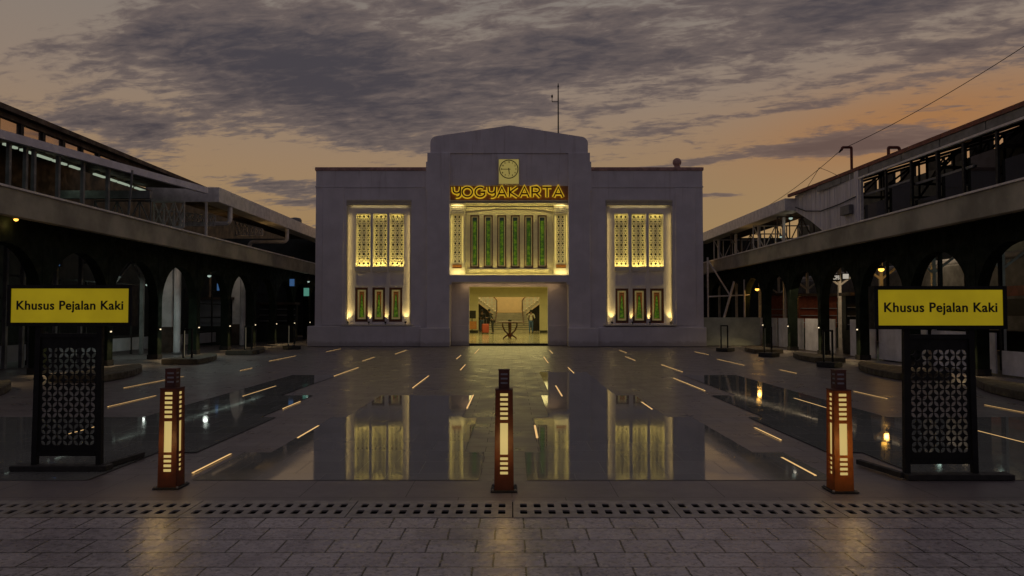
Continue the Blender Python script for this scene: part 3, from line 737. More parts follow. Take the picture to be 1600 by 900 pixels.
for a, c in LX:
    objm('lattice_window', LAT2, ST, (bx(a), YF+.085, bz(413)))
    b = MB(); b.box(bx(a), bx(c), YF+.03, YF+.1, bz(418.8), bz(413.4)); b.build('sill_block', GOLD, ST)
    for sd_, xe in ((1, bx(a)-.03), (-1, bx(c)+.03)): light('AREA', 'reveal_and_fill_light', (xe, YF-.07, bz(374)), .95, (1, .78, .18), ST, .03, 2.2, rot=(math.pi/2, 0, -sd_*R(35)))  # added fill strips, floating in front of the wall to brighten the side lattices
b = MB(); b.box(bx(703)+.003, bx(888)-.003, YP-.04, YF+.50, bz(441), bz(430.3)); b.build('entrance_lintel', PLASTER, ST, bevel=.01)
b = MB(); b.box(bx(703)-.3, bx(706), YP-.02, YP+.1, bz(445), bz(437)); b.build('lintel_end', PLASTER, ST)
b = MB(); b.box(bx(885), bx(888)+.3, YP-.02, YP+.1, bz(445), bz(437)); b.build('lintel_end', PLASTER, ST)
cxm = (bx(725)+bx(867))/2
light('AREA', 'niche_light', (cxm, YF-.20, bz(429)), 13.0, (1, .78, .18), ST, 4.2, .05, aim=(0, .28, 1))
light('AREA', 'niche_light', (cxm, YF-.20, bz(318.5)), 8.5, (1, .78, .18), ST, 4.2, .05, aim=(0, .30, -1))
for a, c in LX:
    light('AREA', 'niche_light', ((bx(a)+bx(c))/2, YF-.16, bz(429)), 2.6, (1, .82, .30), ST, .5, .04, aim=(0, .22, 1))
    light('AREA', 'niche_light', ((bx(a)+bx(c))/2, YF-.16, bz(319.0)), 2.0, (1, .80, .30), ST, .5, .04, aim=(0, .30, -1))
light('AREA', 'band_light', (cxm, YF-.30, bz(313)), 1.3, (1, .55, .10), ST, 5.2, .04, aim=(0, .35, 1))
# ---- clock
ck = thing('clock', 'square illuminated clock box with round dial above the station name', 'clock', (bx(795), YF-.152, bz(289.5)))
W2 = (bx(811)-bx(779))/2; Hc = bz(250.5)-bz(289.5)
b = MB(); b.box(-W2-.02, W2+.02, -.14, 0, 0, Hc+.02); b.build('clock_box', CREAM, ck)
b = MB(); b.box(-W2+.015, W2-.015, -.146, -.1405, .02, Hc-.015); b.build('front_panel', CLOCKF, ck)
rad = W2*.93; cz = Hc - W2 + .0
b = MB(); n = 40
ring = [(rad*math.cos(2*math.pi*i/n), cz+rad*math.sin(2*math.pi*i/n)) for i in range(n)]; r2 = rad*.91
vs = [(x, -.1475, z) for x, z in ring] + [(x*r2/rad, -.1475, cz+(z-cz)*r2/rad) for x, z in ring] + [(x, -.160, z) for x, z in ring] + [(x*r2/rad, -.160, cz+(z-cz)*r2/rad) for x, z in ring]
fs = []
for i in range(n):
    j = (i+1) % n; fs += [(i, j, j+n, i+n), (i+2*n, i+3*n, j+3*n, j+2*n), (i, i+2*n, j+2*n, j), (i+n, j+n, j+3*n, i+3*n)]
b.add(vs, fs); b.build('dial_ring', CLOCKD, ck)
for k in range(1, 13):
    a = R(90-30*k); tm = text_mesh('numeral', str(k), .105, CLOCKD, .002, .004)
    objm('numeral', tm, ck, (rad*.75*math.cos(a), -.150, cz+rad*.75*math.sin(a)))
def hand(ang, L, w_): 
    b = MB(); d = Vector((math.cos(ang), 0, math.sin(ang))); b.bar(Vector((0, -.156, cz)) - d*L*.22, Vector((0, -.156, cz)) + d*L, w_, .006, (0,1,0)); b.build('hand', CLOCKD, ck)
hand(R(180), rad*.82, .028); hand(R(-84), rad*.56, .038)
b = MB(); b.lathe([(.028, -.010), (.028, 0)], (0, -.158, cz), 12, 'y'); b.build('hub', CLOCKD, ck)
light('AREA', 'recess_fill_light', (cxm, YF+.62, 2.96), 4.5, (1, .62, .28), ST, 4.6, .06, aim=(0, .15, -1))  # fill light added under the soffit to warm the entrance reveals
light('AREA', 'clock_light', (0, -.42, .06), .07, (1, .85, .35), ck, .5, .04, aim=(0, .5, 1))
# ---- station name sign: stroked letters with glowing outlines
ns = thing('station_name_sign', 'YOGYAKARTA in dark red letters with glowing yellow outlines above the windows', 'sign', (bx(706), YF-.075, bz(311)))
LH = bz(292.8)-bz(309.2); z_b = .055
def arc(cx, cz, rx, rz, a0, a1, n=9): return [(cx+rx*math.cos(R(a0+(a1-a0)*i/n)), cz+rz*math.sin(R(a0+(a1-a0)*i/n))) for i in range(n+1)]
GL = {'Y': ([[(.0, 1), (.02, .72)] + arc(.30, .66, .28, .26, 190, 350)[0:] + [(.60, .72), (.62, 1)], [(.62, 1), (.60, .45)] + arc(.34, .30, .27, .28, 20, -110, 7)], .70),
      'O': ([arc(.42, .5, .42, .46, 90, 450, 18)], .98),
      'G': ([arc(.42, .5, .42, .46, 50, 330, 14) + [(.80, .48), (.46, .48)]], .98),
      'A': ([[(0, .02), (.38, .98), (.76, .02)], [(.16, .34), (.60, .34)]], .90),
      'K': ([[(.04, .02), (.04, .98)], [(.66, .98), (.08, .48), (.68, .02)]], .82),
      'R': ([[(.04, .02), (.04, .96), (.40, .96)] + arc(.40, .70, .24, .26, 90, -90, 6) + [(.06, .44)], [(.36, .44), (.70, .02)]], .84),
      'T': ([[(.0, .95), (.72, .95)], [(.36, .95), (.36, .02)]], .84)}
txt = 'YOGYAKARTA'; tot = sum(GL[c][1] for c in txt); wpx = bx(882)-bx(708); sx_ = wpx/(tot-.1); x = .05
for c in txt:
    strokes, adv = GL[c]
    def P3(p, y): return (x+p[0]*sx_*.93, y, z_b+p[1]*LH)
    b = MB()
    for i, s_ in enumerate(strokes): b.tube([P3(p, -.10-.0015*i) for p in s_], .038, 6)
    lt = b.build('letter', ORTEXT, ns)
    b = MB()
    for i, s_ in enumerate(strokes):
        b.tube([P3(p, -.035-.001*i) for p in s_], .088, 8)
    for v in range(len(b.v)): b.v[v] = (b.v[v][0], -.04+(b.v[v][1]+.035)*.35, b.v[v][2])
    b.build('glowing_outline', HALO, lt)
    x += adv*sx_
# ---- entrance recess
YI = YF+.85
b = MB(); b.gridwall(bx(703), bx(888), 0.0, 3.3, YI, YI+.25, [(bx(733, YI), bx(856, YI), -.1, bz(448, YI))]); b.build('entrance_wall', PLASTER, ST)
b = MB(); b.box(bx(703)+.005, bx(733, YI)-.001, YI-.08, YI-.002, 0, bz(509)); b.build('plinth', PLASTER, ST, bevel=.01)
b = MB(); b.box(bx(856, YI)+.001, bx(888)-.005, YI-.08, YI-.002, 0, bz(509)); b.build('plinth', PLASTER, ST, bevel=.01)
b = MB(); b.box(bx(703)+.005, bx(888)-.005, YF+.505, YI-.001, bz(441)+.02, bz(441)+.15); b.build('soffit', PLASTER, ST)
b = MB(); b.box(bx(733, YI)+.002, bx(856, YI)-.002, YI+.0, YI+.25, .0, .10); struct(b.build('threshold', BLACKMAT))
# ---- lobby
LF = .10
b = MB(); b.box(-8, 8, YI+.251, 55.3, -.05, LF); b.box(-7.5, 7.5, 55.301, 70, -.05, LF-.002); struct(b.build('lobby_floor', LOBBYF))
b = MB(); b.box(-8.2, -8, YI+.251, 55, LF, 3.5); b.box(8, 8.2, YI+.251, 55, LF, 3.5); b.box(-8.2, 8.2, YI+.26, 55, 3.5, 3.7); b.build('lobby_wall', LOBBYW, ST)
for yy in (40, 45, 50):
    b = MB(); b.box(-7.99, 7.99, yy, yy+.5, 3.28, 3.499); b.build('ceiling_beam', LOBBYW, ST)
YB = 54.9
b = MB(); b.gridwall(-7.99, 7.99, LF, 3.49, YB, YB+.4, [(bx(747.3, YB), bx(843.3, YB), -.2, bz(464, YB))]); b.box(bx(741,YB), bx(849.5,YB), YB-.08, YB-.002, bz(461, YB)+.0, bz(459, YB)+.03); b.build('portal_wall', LOBBYW, ST)
b = MB(); b.box(-7.9, bx(747.3, YB), YB-.05, YB-.002, LF, LF+.16); b.box(bx(843.3, YB), 7.9, YB-.05, YB-.002, LF, LF+.16); b.build('skirting', DARKBACK, ST)
b = MB(); b.box(-7.6, 7.6, 63.5, 63.7, 0, 7); b.build('landing_wall', PEACH, ST)
b = MB(); b.box(-7.7, -7.5, 55.31, 63.5, 0, 7); b.box(7.5, 7.7, 55.31, 63.5, 0, 7); b.box(-7.7, 7.7, 55.31, 63.7, 7, 7.2); b.build('stair_hall_wall', LOBBYW, ST)
light('AREA', 'lobby_light', (0, 44, 3.25), 600, (1, .84, .32), ST, 9, 15, aim=(0, 0, -1))
light('AREA', 'stair_hall_light', (0, 59, 6.8), 330, (1, .80, .34), ST, 9, 5, aim=(0, 0, -1))
# staircase
sc_t = thing('staircase', 'pale marble staircase that splits into two flights behind the lobby portal', 'staircase', (0, 57.5, LF))
cxs = bx(796, 58)
b = MB()
for k in range(9):
    b.box(cxs-1.35-.10*(8-k)/2, cxs+1.35+.10*(8-k)/2, .30*k, 2.7+2.4, k*.163, (k+1)*.163-.03)
b.build('steps', MARBLE, sc_t)
b = MB()
for k in range(9): b.box(cxs-1.38-.10*(8-k)/2, cxs+1.38+.10*(8-k)/2, .30*k-.03, .30*k+.30, (k+1)*.163-.03, (k+1)*.163)
b.build('treads', TREADDK, sc_t)
for s in (-1, 1):
    ft = MB(); z0 = 9*.163
    for k in range(10):
        xa = cxs + s*(1.1+.22*k); ft.prism([(xa, z0+k*.17-.25), (xa+s*.22, z0+k*.17-.08), (xa+s*.22, z0+(k+1)*.17), (xa, z0+(k+1)*.17)], 2.75, 4.3)
    fl = ft.build('flight', MARBLE, sc_t)
    for k in range(8):
        xa = cxs + s*(1.1+.22*k+.06); bb = MB(); bb.lathe([(.02, -.06), (.075, -.03), (.085, .02), (.06, .07), (.02, .09)], (xa, 2.70, z0+k*.17+.10), 10); bb.build('baluster_foot', MARBLE, sc_t)
    # fretwork balustrade
    hl = []; pw = 2.4; sl_ = .17/.22
    hs = []
    for i in range(7):
        for j in range(3):
            cx_ = .18+i*.34; cz_ = .30+j*.26+cx_*sl_; q = .075
            hs.append([(cx_-q, cz_), (cx_, cz_-q), (cx_+q, cz_), (cx_, cz_+q)])
    me = plate_mesh('balustrade', [(0, .12), (pw, .12+pw*sl_), (pw, 1.0+pw*sl_), (0, 1.0)], hs, .05, MARBLE)
    if s < 0: me.transform(Matrix.Diagonal((-1, 1, 1, 1)))
    objm('balustrade', me, sc_t, (cxs+s*1.08, 2.72, z0))
    bb = MB(); xa = cxs+s*1.05; bb.tube([(xa+s*.12, .5, .2), (xa+s*.05, 1.4, .95), (xa, 2.3, 1.5), (xa-s*.02, 2.65, 1.7), (xa-s*.02, 2.68, 2.45), (xa+s*.15, 2.68, 2.68), (xa+s*2.3, 2.68, 2.68+2.15*sl_)], .035, 8); bb.build('handrail', TABLEW, sc_t, smooth=True)
    bb = MB(); bb.prism([(cxs+s*1.30, 0), (cxs+s*4.0, 0), (cxs+s*4.0, 3.3), (cxs+s*1.30, 1.3)], 3.0, 3.1); bb.build('understair_wall', SHEDIN, sc_t)
# round table
tp = gnd(796.5, 530, LF)
tb = thing('round_table', 'dark red round table on curved legs in the middle of the lobby', 'table', (tp.x, tp.y+.25, LF))
b = MB(); b.lathe([(.70, .90), (.76, .92), (.76, .96), (.72, .97)], (0,0,0), 32); b.build('table_top', TABLEW, tb)
b = MB(); b.lathe([(.10, .12), (.16, .22), (.06, .32), (.05, .50), (.09, .56), (.05, .62), (.05, .90)], (0,0,0), 12); b.build('column', TABLEW, tb)
for k in range(4):
    a = R(45+90*k-45+8); c, s = math.cos(a), math.sin(a)
    b = MB(); b.tube([(c*r_, s*r_, z_) for r_, z_ in ((.40, .90), (.40, .72), (.30, .48), (.14, .32), (.08, .26), (.16, .20), (.30, .10), (.38, .03))], [.035, .04, .045, .05, .05, .05, .045, .04], 8); b.build('leg', TABLEW, tb, smooth=True)
b = MB(); b.lathe([(.05, .972), (.10, 1.0), (.11, 1.06), (.05, 1.10), (.03, 1.14)], (0,0,0), 14); o = b.build('bowl', DARKBACK, None, (tp.x, tp.y+.25, LF), smooth=True); tag(o, 'small dark bowl on the middle of the round lobby table', 'bowl')
# ---- people
def person(loc, rz, pose, label, top, bottom, shoes=BLACKMAT, hair=HAIR):
    t = thing('person', label, 'person', loc, None, rz)
    J = pose
    names_ = list(J.keys()); verts = [J[k][0] for k in names_]; rad_ = [J[k][1] for k in names_]
    idx = {k: i for i, k in enumerate(names_)}
    E_ = [('pelvis','waist'),('waist','chest'),('chest','neck'),('neck','head'),('head','crown'),
          ('chest','shl'),('shl','ell'),('ell','wrl'),('wrl','hal'),('chest','shr'),('shr','elr'),('elr','wrr'),('wrr','har'),
          ('pelvis','hil'),('hil','knl'),('knl','anl'),('anl','tol'),('pelvis','hir'),('hir','knr'),('knr','anr'),('anr','tor')]
    def skinned(name, edges, grow, m, sub=1):
        ks = []
        for a, b in edges:
            for k in (a, b):
                if k not in ks: ks.append(k)
        me = bpy.data.meshes.new(name); me.from_pydata([J[k][0] for k in ks], [(ks.index(a), ks.index(b)) for a, b in edges], [])
        o = bpy.data.objects.new(name, me); COL.objects.link(o); md = o.modifiers.new('skin', 'SKIN'); md.use_smooth_shade = True
        for i, k in enumerate(ks):
            r_ = J[k][1]; rr = r_ if isinstance(r_, tuple) else (r_, r_)
            me.skin_vertices[0].data[i].radius = (rr[0]+grow, rr[1]+grow)
        me.skin_vertices[0].data[0].use_root = True
        s_ = o.modifiers.new('sub', 'SUBSURF'); s_.levels = s_.render_levels = sub
        dg = bpy.context.evaluated_depsgraph_get(); m2 = bpy.data.meshes.new_from_object(o.evaluated_get(dg)); bpy.data.objects.remove(o)
        m2.materials.clear(); m2.materials.append(m); m2.name = name
        return objm(name, m2, t)
    skinned('body', E_, 0, SKIN, 2)
    skinned('shirt', [('waist','chest'),('pelvis','waist'),('chest','neck'),('chest','shl'),('shl','ell'),('chest','shr'),('shr','elr'),('ell','wrl'),('elr','wrr')][0:7] + [('ell','wrl'),('elr','wrr')], .014, top, 2)
    skinned('trousers', [('pelvis','hil'),('hil','knl'),('knl','anl'),('pelvis','hir'),('hir','knr'),('knr','anr')], .016, bottom, 2)
    hd = Vector(J['head'][0]); cr = Vector(J['crown'][0])
    b = MB(); b.lathe([(.02, .13), (.06, .115), (.088, .07), (.094, .02), (.09, -.03), (.06, -.06)], (hd.x, hd.y+.018, hd.z+.03), 14); b.build('hair', hair, t, smooth=True)
    for s in ('l', 'r'):
        a, c = Vector(J['an'+s][0]), Vector(J['to'+s][0]); b = MB(); b.tube([a+Vector((0, .03, -.04)), (a+c)/2+Vector((0,0,-.03)), c+Vector((0, -.02, 0))], [.045, .045, .035], 8); b.build('shoe', shoes, t, smooth=True)
    b = MB(); f_ = Vector((hd.x, hd.y-.088, hd.z))
    b.box(f_.x-.008, f_.x+.008, f_.y-.02, f_.y+.01, f_.z-.02, f_.z+.012); b.build('nose', SKIN, t)
    for s in (-1, 1):
        b = MB(); b.lathe([(.004, -.004), (.010, 0), (.004, .004)], (f_.x+s*.03, f_.y+.006, f_.z+.025), 8, 'y'); b.build('eye', HAIR, t)
    return t
def base_pose(h=1.70, lean=0.0, arm='down'):
    k = h/1.70
    def V(x, y, z): return (x*k, (y - lean*max(0, z-.9))*k, z*k)
    d = {'pelvis': (V(0,0,.92), (.13*k, .09*k)), 'waist': (V(0,0,1.08), (.12*k,.085*k)), 'chest': (V(0,0,1.30), (.14*k,.10*k)), 'neck': (V(0,0,1.46), .05*k), 'head': (V(0,-.015,1.57), .082*k), 'crown': (V(0,-.01,1.65), .06*k),
         'shl': (V(-.19,0,1.40), .055*k), 'shr': (V(.19,0,1.40), .055*k), 'hil': (V(-.09,0,.86), .085*k), 'hir': (V(.09,0,.86), .085*k),
         'knl': (V(-.10,-.02,.48), .055*k), 'knr': (V(.10,-.02,.48), .055*k), 'anl': (V(-.11,.02,.09), .036*k), 'anr': (V(.11,.02,.09), .036*k), 'tol': (V(-.12,-.12,.035), .03*k), 'tor': (V(.12,-.12,.035), .03*k)}
    for s, n in ((-1, 'l'), (1, 'r')):
        if arm == 'down': e, w_, ha = V(s*.25, .02, 1.13), V(s*.27, -.05, .90), V(s*.27, -.08, .80)
        else: e, w_, ha = V(s*.26, -.08, 1.14), V(s*.20, -.33, 1.10), V(s*.17, -.43, 1.10)
        d['el'+n] = (e, .042*k); d['wr'+n] = (w_, .028*k); d['ha'+n] = (ha, .035*k)
    return d
pp = gnd(770, 521.5, LF)
pA = person((pp.x, pp.y, LF), R(-80), base_pose(1.72, .38, 'fwd'), 'person in dark clothes with a pale shoulder strap leaning over the red suitcase', CLBLK, CLBLK)
b = MB(); b.tube([(-.16, -.02, 1.44), (-.02, -.24, 1.30), (.16, -.12, 1.02)], .02, 6); b.build('bag_strap', CLWHT, pA)
p2 = gnd(751, 519.8, LF)
person((p2.x-.0, p2.y+2.2, LF), R(20), base_pose(1.68, .05, 'fwd'), 'person in black top half hidden behind the leaning traveller and the portal edge', CLBLK, CLBLU)
p3 = gnd(830, 521, LF)
person((p3.x, p3.y+.6, LF), R(170), base_pose(1.66, .08, 'fwd'), 'person in pale top and blue jeans standing near the right side of the stairs', CLWHT, CLBLU)
# suitcase
p4 = gnd(758.5, 521.5, LF)
su = thing('suitcase', 'red travel suitcase standing on the lobby floor left of the leaning person', 'suitcase', (p4.x, p4.y-.1, LF), None, R(15))
b = MB(); b.box(-.24, .24, -.14, .14, .07, .70); b.build('shell', CASERED, su, bevel=.06)
b = MB(); b.tube([(-.10, .1, .70), (-.10, .1, .98), (.10, .1, .98), (.10, .1, .70)], .012, 6); b.build('handle', GREYST, su)
for sx2 in (-.18, .18):
    for sy2 in (-.09, .09):
        b = MB(); b.lathe([(.035, -.015), (.035, .015)], (sx2, sy2, .036), 10, 'y'); b.build('wheel', BLACKMAT, su)
# info board at the portal's left
pb_ = at(737, 519, 54.0)
ib = thing('notice_stand', 'low wooden notice stand with dark board left of the lobby portal', 'stand', (bx(737.5, 53.5), 53.5, LF))
b = MB(); b.box(-.28, .28, 0, .05, 1.05, 1.62); b.build('board', SHEDIN, ib); b = MB(); b.box(-.33, .33, -.03, .28, .28, .85); b.build('cabinet', GOLD, ib); b = MB(); b.box(-.03, .03, .05, .1, .0, 1.5); b.build('post', BLACKMAT, ib); b = MB(); b.box(-.3, .3, 0, .25, 0, .05); b.build('foot', BLACKMAT, ib)
# ---- antenna mast and roof ball
pm_ = at(872.3, 209, YF+1.5)
an = thing('antenna_mast', 'thin dark mast with side arm rising from the station crown', 'antenna', (pm_.x, YF+1.5, bz(209, YF+.0)-.3))
htm = at(872.3, 133, YF+1.5).z - an.location.z
b = MB(); b.tube([(0,0,0), (0,0,htm*.78), (0,0,htm)], [.035, .03, .022], 8); b.build('mast', BLACK, an)
b = MB(); zz2 = at(872, 159, YF+1.5).z - an.location.z; b.tube([(0,0,zz2), (-.30,0,zz2), (-.30,0,zz2+.22)], .018, 6); b.build('arm', BLACK, an)
b = MB(); b.lathe([(.01, 0), (.045, .05), (.045, .12), (.01, .18)], (-.30, 0, zz2+.18), 8); b.build('sensor', BLACK, an)
b = MB(); b.tube([(0,0,htm-.1), (0,0,htm+.1)], [.045, .01], 8); b.build('tip', BLACK, an)
pbx = bx(1060.5); rb = thing('roof_ball', 'reddish ball finial on the parapet of the right wing', 'finial', (pbx, YF+.12, bz(262)+.02))
b = MB(); rr_ = .205
b.lathe([(rr_*math.cos(R(a)) if abs(a) < 90 else .004, rr_*math.sin(R(a))+rr_+.05) for a in range(-90, 91, 15)], (0,0,0), 20); b.build('ball', COPING, rb, smooth=True)
b = MB(); b.lathe([(.16, 0), (.16, .04), (.09, .10)], (0,0,0), 14); b.build('neck', COPING, rb)

#@@ENDB
#@@SIDES
# ------------------------------------------------------------------ arcades either side of the plaza
def arcade(sgn, Xc, Xf, ys, label, xin):
    """sgn -1 left / +1 right; Xc column plane, Xf fascia plane, ys column positions"""
    t = thing('arcade_canopy', label, 'canopy', (sgn*Xc, ys[0], 0)); t.location = (0, 0, 0)
    TH = .30; LY = .30; y0, y1 = ys[0]-2, ys[-1]+14
    zf0, zf1 = 3.70, 4.30
    b = MB(); b.box(sgn*Xf, sgn*(Xf+.22), y0-6, 52, zf0, zf1); b.build('fascia', FASCIA, t, bevel=.015)
    b = MB(); b.box(sgn*(Xf-.05), sgn*(Xf+.14), y0-6, 52, zf1+.001, zf1+.045); b.build('fascia_trim', WSTEEL, t)
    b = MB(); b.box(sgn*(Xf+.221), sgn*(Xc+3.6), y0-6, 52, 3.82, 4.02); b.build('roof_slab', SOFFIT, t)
    # arched wall between the columns
    ys2 = [ys[0]-3.07] + list(ys) + [ys[-1]+3.07*k for k in (1, 2, 3)]
    for a, c in zip(ys2[:-1], ys2[1:]):
        ya, yc = a+LY/2, c-LY/2; m = (ya+yc)/2; r_ = (yc-ya)/2; zs = 1.86
        pts = [(ya-LY+.002, 3.815), (ya-LY+.002, zs)] if False else []
        poly = [(ya+.001, 3.815), (ya+.001, zs)] + [(m - r_*math.cos(math.pi*i/18), zs + (3.22-zs)*math.sin(math.pi*i/18)) for i in range(1, 18)] + [(yc-.001, zs), (yc-.001, 3.815)]
        # split the spandrel in two halves so every face stays simple
        left = [p for p in poly[1:11]]; 
        pl = [(ya+.001, 3.815)] + poly[1:11] + [(poly[10][0], 3.815)]
        pr = [(poly[10][0], 3.815)] + poly[10:19] + [(yc-.001, zs), (yc-.001, 3.815)]
        b = MB(); b.prism(pl, sgn*Xc, sgn*(Xc+TH), 'yz'); b.prism(pr, sgn*Xc, sgn*(Xc+TH), 'yz'); b.build('arch', DKGREEN, t)
    for k, y in enumerate(ys2):
        b = MB(); b.box(sgn*(Xc-.012), sgn*(Xc+TH+.012), y-LY/2, y+LY/2, 0, 3.815); cobj = b.build('column', DKGREEN, t, bevel=.02)
        b = MB(); b.box(sgn*(Xc-.03), sgn*(Xc+TH+.03), y-LY/2-.02, y+LY/2+.02, 0, .16); b.build('column_base', BLACKMAT, cobj)
        if y < 44:
            b = MB(); b.lathe([(.045, -.05), (.05, 0), (.045, .05)], (sgn*(Xc-.06), y-.06, 1.03), 10); b.build('lamp_housing', BLACKMAT, cobj)
            b = MB(); b.lathe([(.01, -.022), (.026, -.012), (.026, .012), (.01, .022)], (sgn*(Xc-.085), y-.11, 1.00), 10); b.build('lamp', DOTLAMP, cobj)
            light('SPOT', 'column_light', (sgn*(Xc-.22), y-.1, 1.0), 34 if y < 40 else 6, (1, .72, .34), cobj, .04, aim=(-sgn*.45, 0, -1), spot=125, blend=.8)
    # fascia washers tucked on the beam under the canopy
    return t
YR = [11.5*F/dx for dx in (869, 723.5, 619.7, 542, 481.6, 433.5, 393, 360.3)]
YR = [YR[-1]-3.07*k for k in range(7, -1, -1)]
YL = [25.0+3.07*k for k in range(-4, 5)]
arcR = arcade(1, 11.5, 10.58, YR, 'dark green arcade with concrete fascia running along the right edge of the plaza', 1)
arcL = arcade(-1, 11.9, 11.05, YL, 'dark green arcade with concrete fascia running along the left edge of the plaza', 1)

# ------------------------------------------------------------------ low stone benches and slim path lights
def bench(x0, x1, y0, y1, h_, label, sgn):
    """low seat slab with one curved long side"""
    t = thing('stone_bench', label, 'bench', ((x0+x1)/2, y0, 0), 'low stone benches along the arcades')
    cx = (x0+x1)/2; L = y1-y0; W = abs(x1-x0); pts = []
    s = -1 if sgn > 0 else 1        # plaza side
    def P(u, v): return (s*v*W - s*W/2, u*L)
    pts = [P(0, 0), P(0, 1.0), P(.12, .98)] + [P(.12+.88*i/10, .98*math.cos(math.pi/2*i/10)**.8 if i < 10 else .02) for i in range(1, 11)] 
    b = MB(); b.prism(pts, .0, h_, 'xy'); b.build('seat_slab', BENCH, t, bevel=.012)
    return t
RB = [(9.0, 10.15, 12.2, 16.2), (8.96, 10.2, 17.2, 21.6), (9.45, 10.4, 23.1, 27.2), (9.3, 10.4, 28.4, 32.2)]
for i, r_ in enumerate(RB): bench(r_[0], r_[1], r_[2], r_[3], .155, 'low dark stone bench slab at the foot of the right arcade, %s the camera' % ORD[i], 1)
LB = [(-10.6, -9.3, 12.0, 15.6), (-10.4, -9.15, 16.6, 20.6), (-10.6, -9.5, 22.4, 26.2), (-10.6, -9.6, 27.4, 31.2)]
for i, r_ in enumerate(LB): bench(r_[0], r_[1], r_[2], r_[3], .155, 'low dark stone bench slab at the foot of the left arcade, %s the camera' % ORD[i], -1)
def pathlight(px, pytop, pybase, label, sgn, wpx=8):
    p = gnd(px, pybase); t = thing('path_light', label, 'path light', (p.x, p.y, 0), 'slim frame lights beside the benches')
    hz = .92
    b = MB(); b.prism([(-.36, -.05), (.0, -.42), (.42, .0), (.02, .38)], 0, .14, 'xy'); b.build('plinth_block', BLACKMAT, t, bevel=.01)
    for s in (-1, 1): b = MB(); b.box(s*.13-.02, s*.13+.02, -.03, .03, .14, .14+hz); b.build('post', BLACK, t)
    b = MB(); b.box(-.11, .11, -.03, .03, .14+hz-.05, .14+hz); b.build('crossbar', BLACK, t)
    b = MB(); b.box(-.108, -.098, -.012, .012, .2, .14+hz-.06); b.build('light_line', em('path_light_glow', (.10, .085, .055)), t)
for i, (px, yt, yb_) in enumerate([(1294, 521, 573), (1200, 512, 557), (1132, 511, 549)]): pathlight(px, yt, yb_, 'slim black frame light on dark block by the right arcade, %s the camera' % ORD[i], 1)
for i, (px, yt, yb_) in enumerate([(293, 516, 567), (388, 509, 553), (455, 508, 545.5)]): pathlight(px, yt, yb_, 'slim black frame light on dark block by the left arcade, %s the camera' % ORD[i], -1)

# ------------------------------------------------------------------ right side: hoardings, cabinet
ho = thing('construction_hoarding', 'row of pale hoarding boards standing behind the right arcade columns', 'hoarding', (12.1, 10, 0)); ho.location = (0, 0, 0)
yy = [9.6] + [y for y in YR] + [YR[-1]+3.07]
for i, (a, c) in enumerate(zip(YR[:-1], YR[1:])):
    top = .62 if c < 19 else (1.05 if c < 25.0 else 1.32)
    ca = a+.12; cc = c-.12
    if i == 3: ca += .0; cc -= 1.0
    b = MB(); b.box(12.12, 12.16, ca, cc, 0.03, top); b.build('board', HOARD, ho)
    b = MB(); b.box(12.161, 12.20, (ca+cc)/2-.03, (ca+cc)/2+.03, 0, top-.04); b.build('stud', GREYST, ho)
b = MB(); b.box(12.12, 12.16, 6.0, YR[0]-.1, 0.03, .62); b.build('board', HOARD, ho)
gh = thing('hoarding_panel', 'grey green hoarding board closing the gap between station and right arcade', 'hoarding', (10.35, 34.9, 0))
b = MB(); b.box(-1.35, 1.35, 0, .05, .02, 1.34); b.build('board', HOARDG, gh); b = MB(); b.box(-1.3, -1.24, .051, .11, 0, 1.3); b.build('stud', GREYST, gh)
cb = thing('red_cabinet', 'tall red cabinet standing between the white boards behind the right arcade', 'cabinet', (12.45, 24.0, 0))
b = MB(); b.box(-.3, .3, -.32, .32, .08, 1.42); b.build('body', RED, cb, bevel=.02)
b = MB(); b.box(-.34, .34, -.36, .36, 1.42, 1.47); b.build('top', BLACKMAT, cb); b = MB(); b.box(-.28, .28, -.3, .3, 0, .08); b.build('plinth', BLACKMAT, cb)
b = MB(); b.box(-.26, .26, -.326, -.3205, .2, 1.3); b.build('door', RED, cb); b = MB(); b.box(-.31, -.301, -.2, .2, .75, .82); b.build('label_plate', PALE, cb)
ob = thing('orange_sign', 'small orange sign above a dark panel behind the right arcade', 'sign', (12.9, 25.4, 0))
b = MB(); b.box(-.16, .16, 0, .04, 2.02, 2.32); b.build('sign_face', ORANGE, ob); b = MB(); b.box(-.16, .16, 0, .04, 1.78, 2.0); b.build('lower_panel', CLBLU, ob); b = MB(); b.box(-.2, .2, -.01, .05, 1.66, 1.72); b.build('shelf', PALE, ob)
b = MB(); b.box(-.02, .02, .041, .08, 0, 2.3); b.build('post', BLACK, ob)

# ------------------------------------------------------------------ train sheds
def lattice(parent, name, m, xa, xb, za, zb, y, n, w_=.05, ends=True, xpat=False):
    b = MB(); zb2, zb1 = zb if isinstance(zb, tuple) else (zb, zb)
    b.bar((xa, y, za), (xb, y, za), w_); b.bar((xa, y, zb2), (xb, y, zb1), w_)
    for i in range(n+1):
        u = i/n; xm = xa+(xb-xa)*u; zt_ = zb2+(zb1-zb2)*u; b.bar((xm, y, za), (xm, y, zt_), w_*.8)
        if i < n:
            u2 = (i+1)/n; xn = xa+(xb-xa)*u2; zn = zb2+(zb1-zb2)*u2
            b.bar((xm, y, za) if i % 2 else (xm, y, zt_), (xn, y, zn) if i % 2 else (xn, y, za), w_*.7)
            if xpat: b.bar((xm, y, zt_) if i % 2 else (xm, y, za), (xn, y, za) if i % 2 else (xn, y, zn), w_*.7)
    return b.build(name, m, parent)
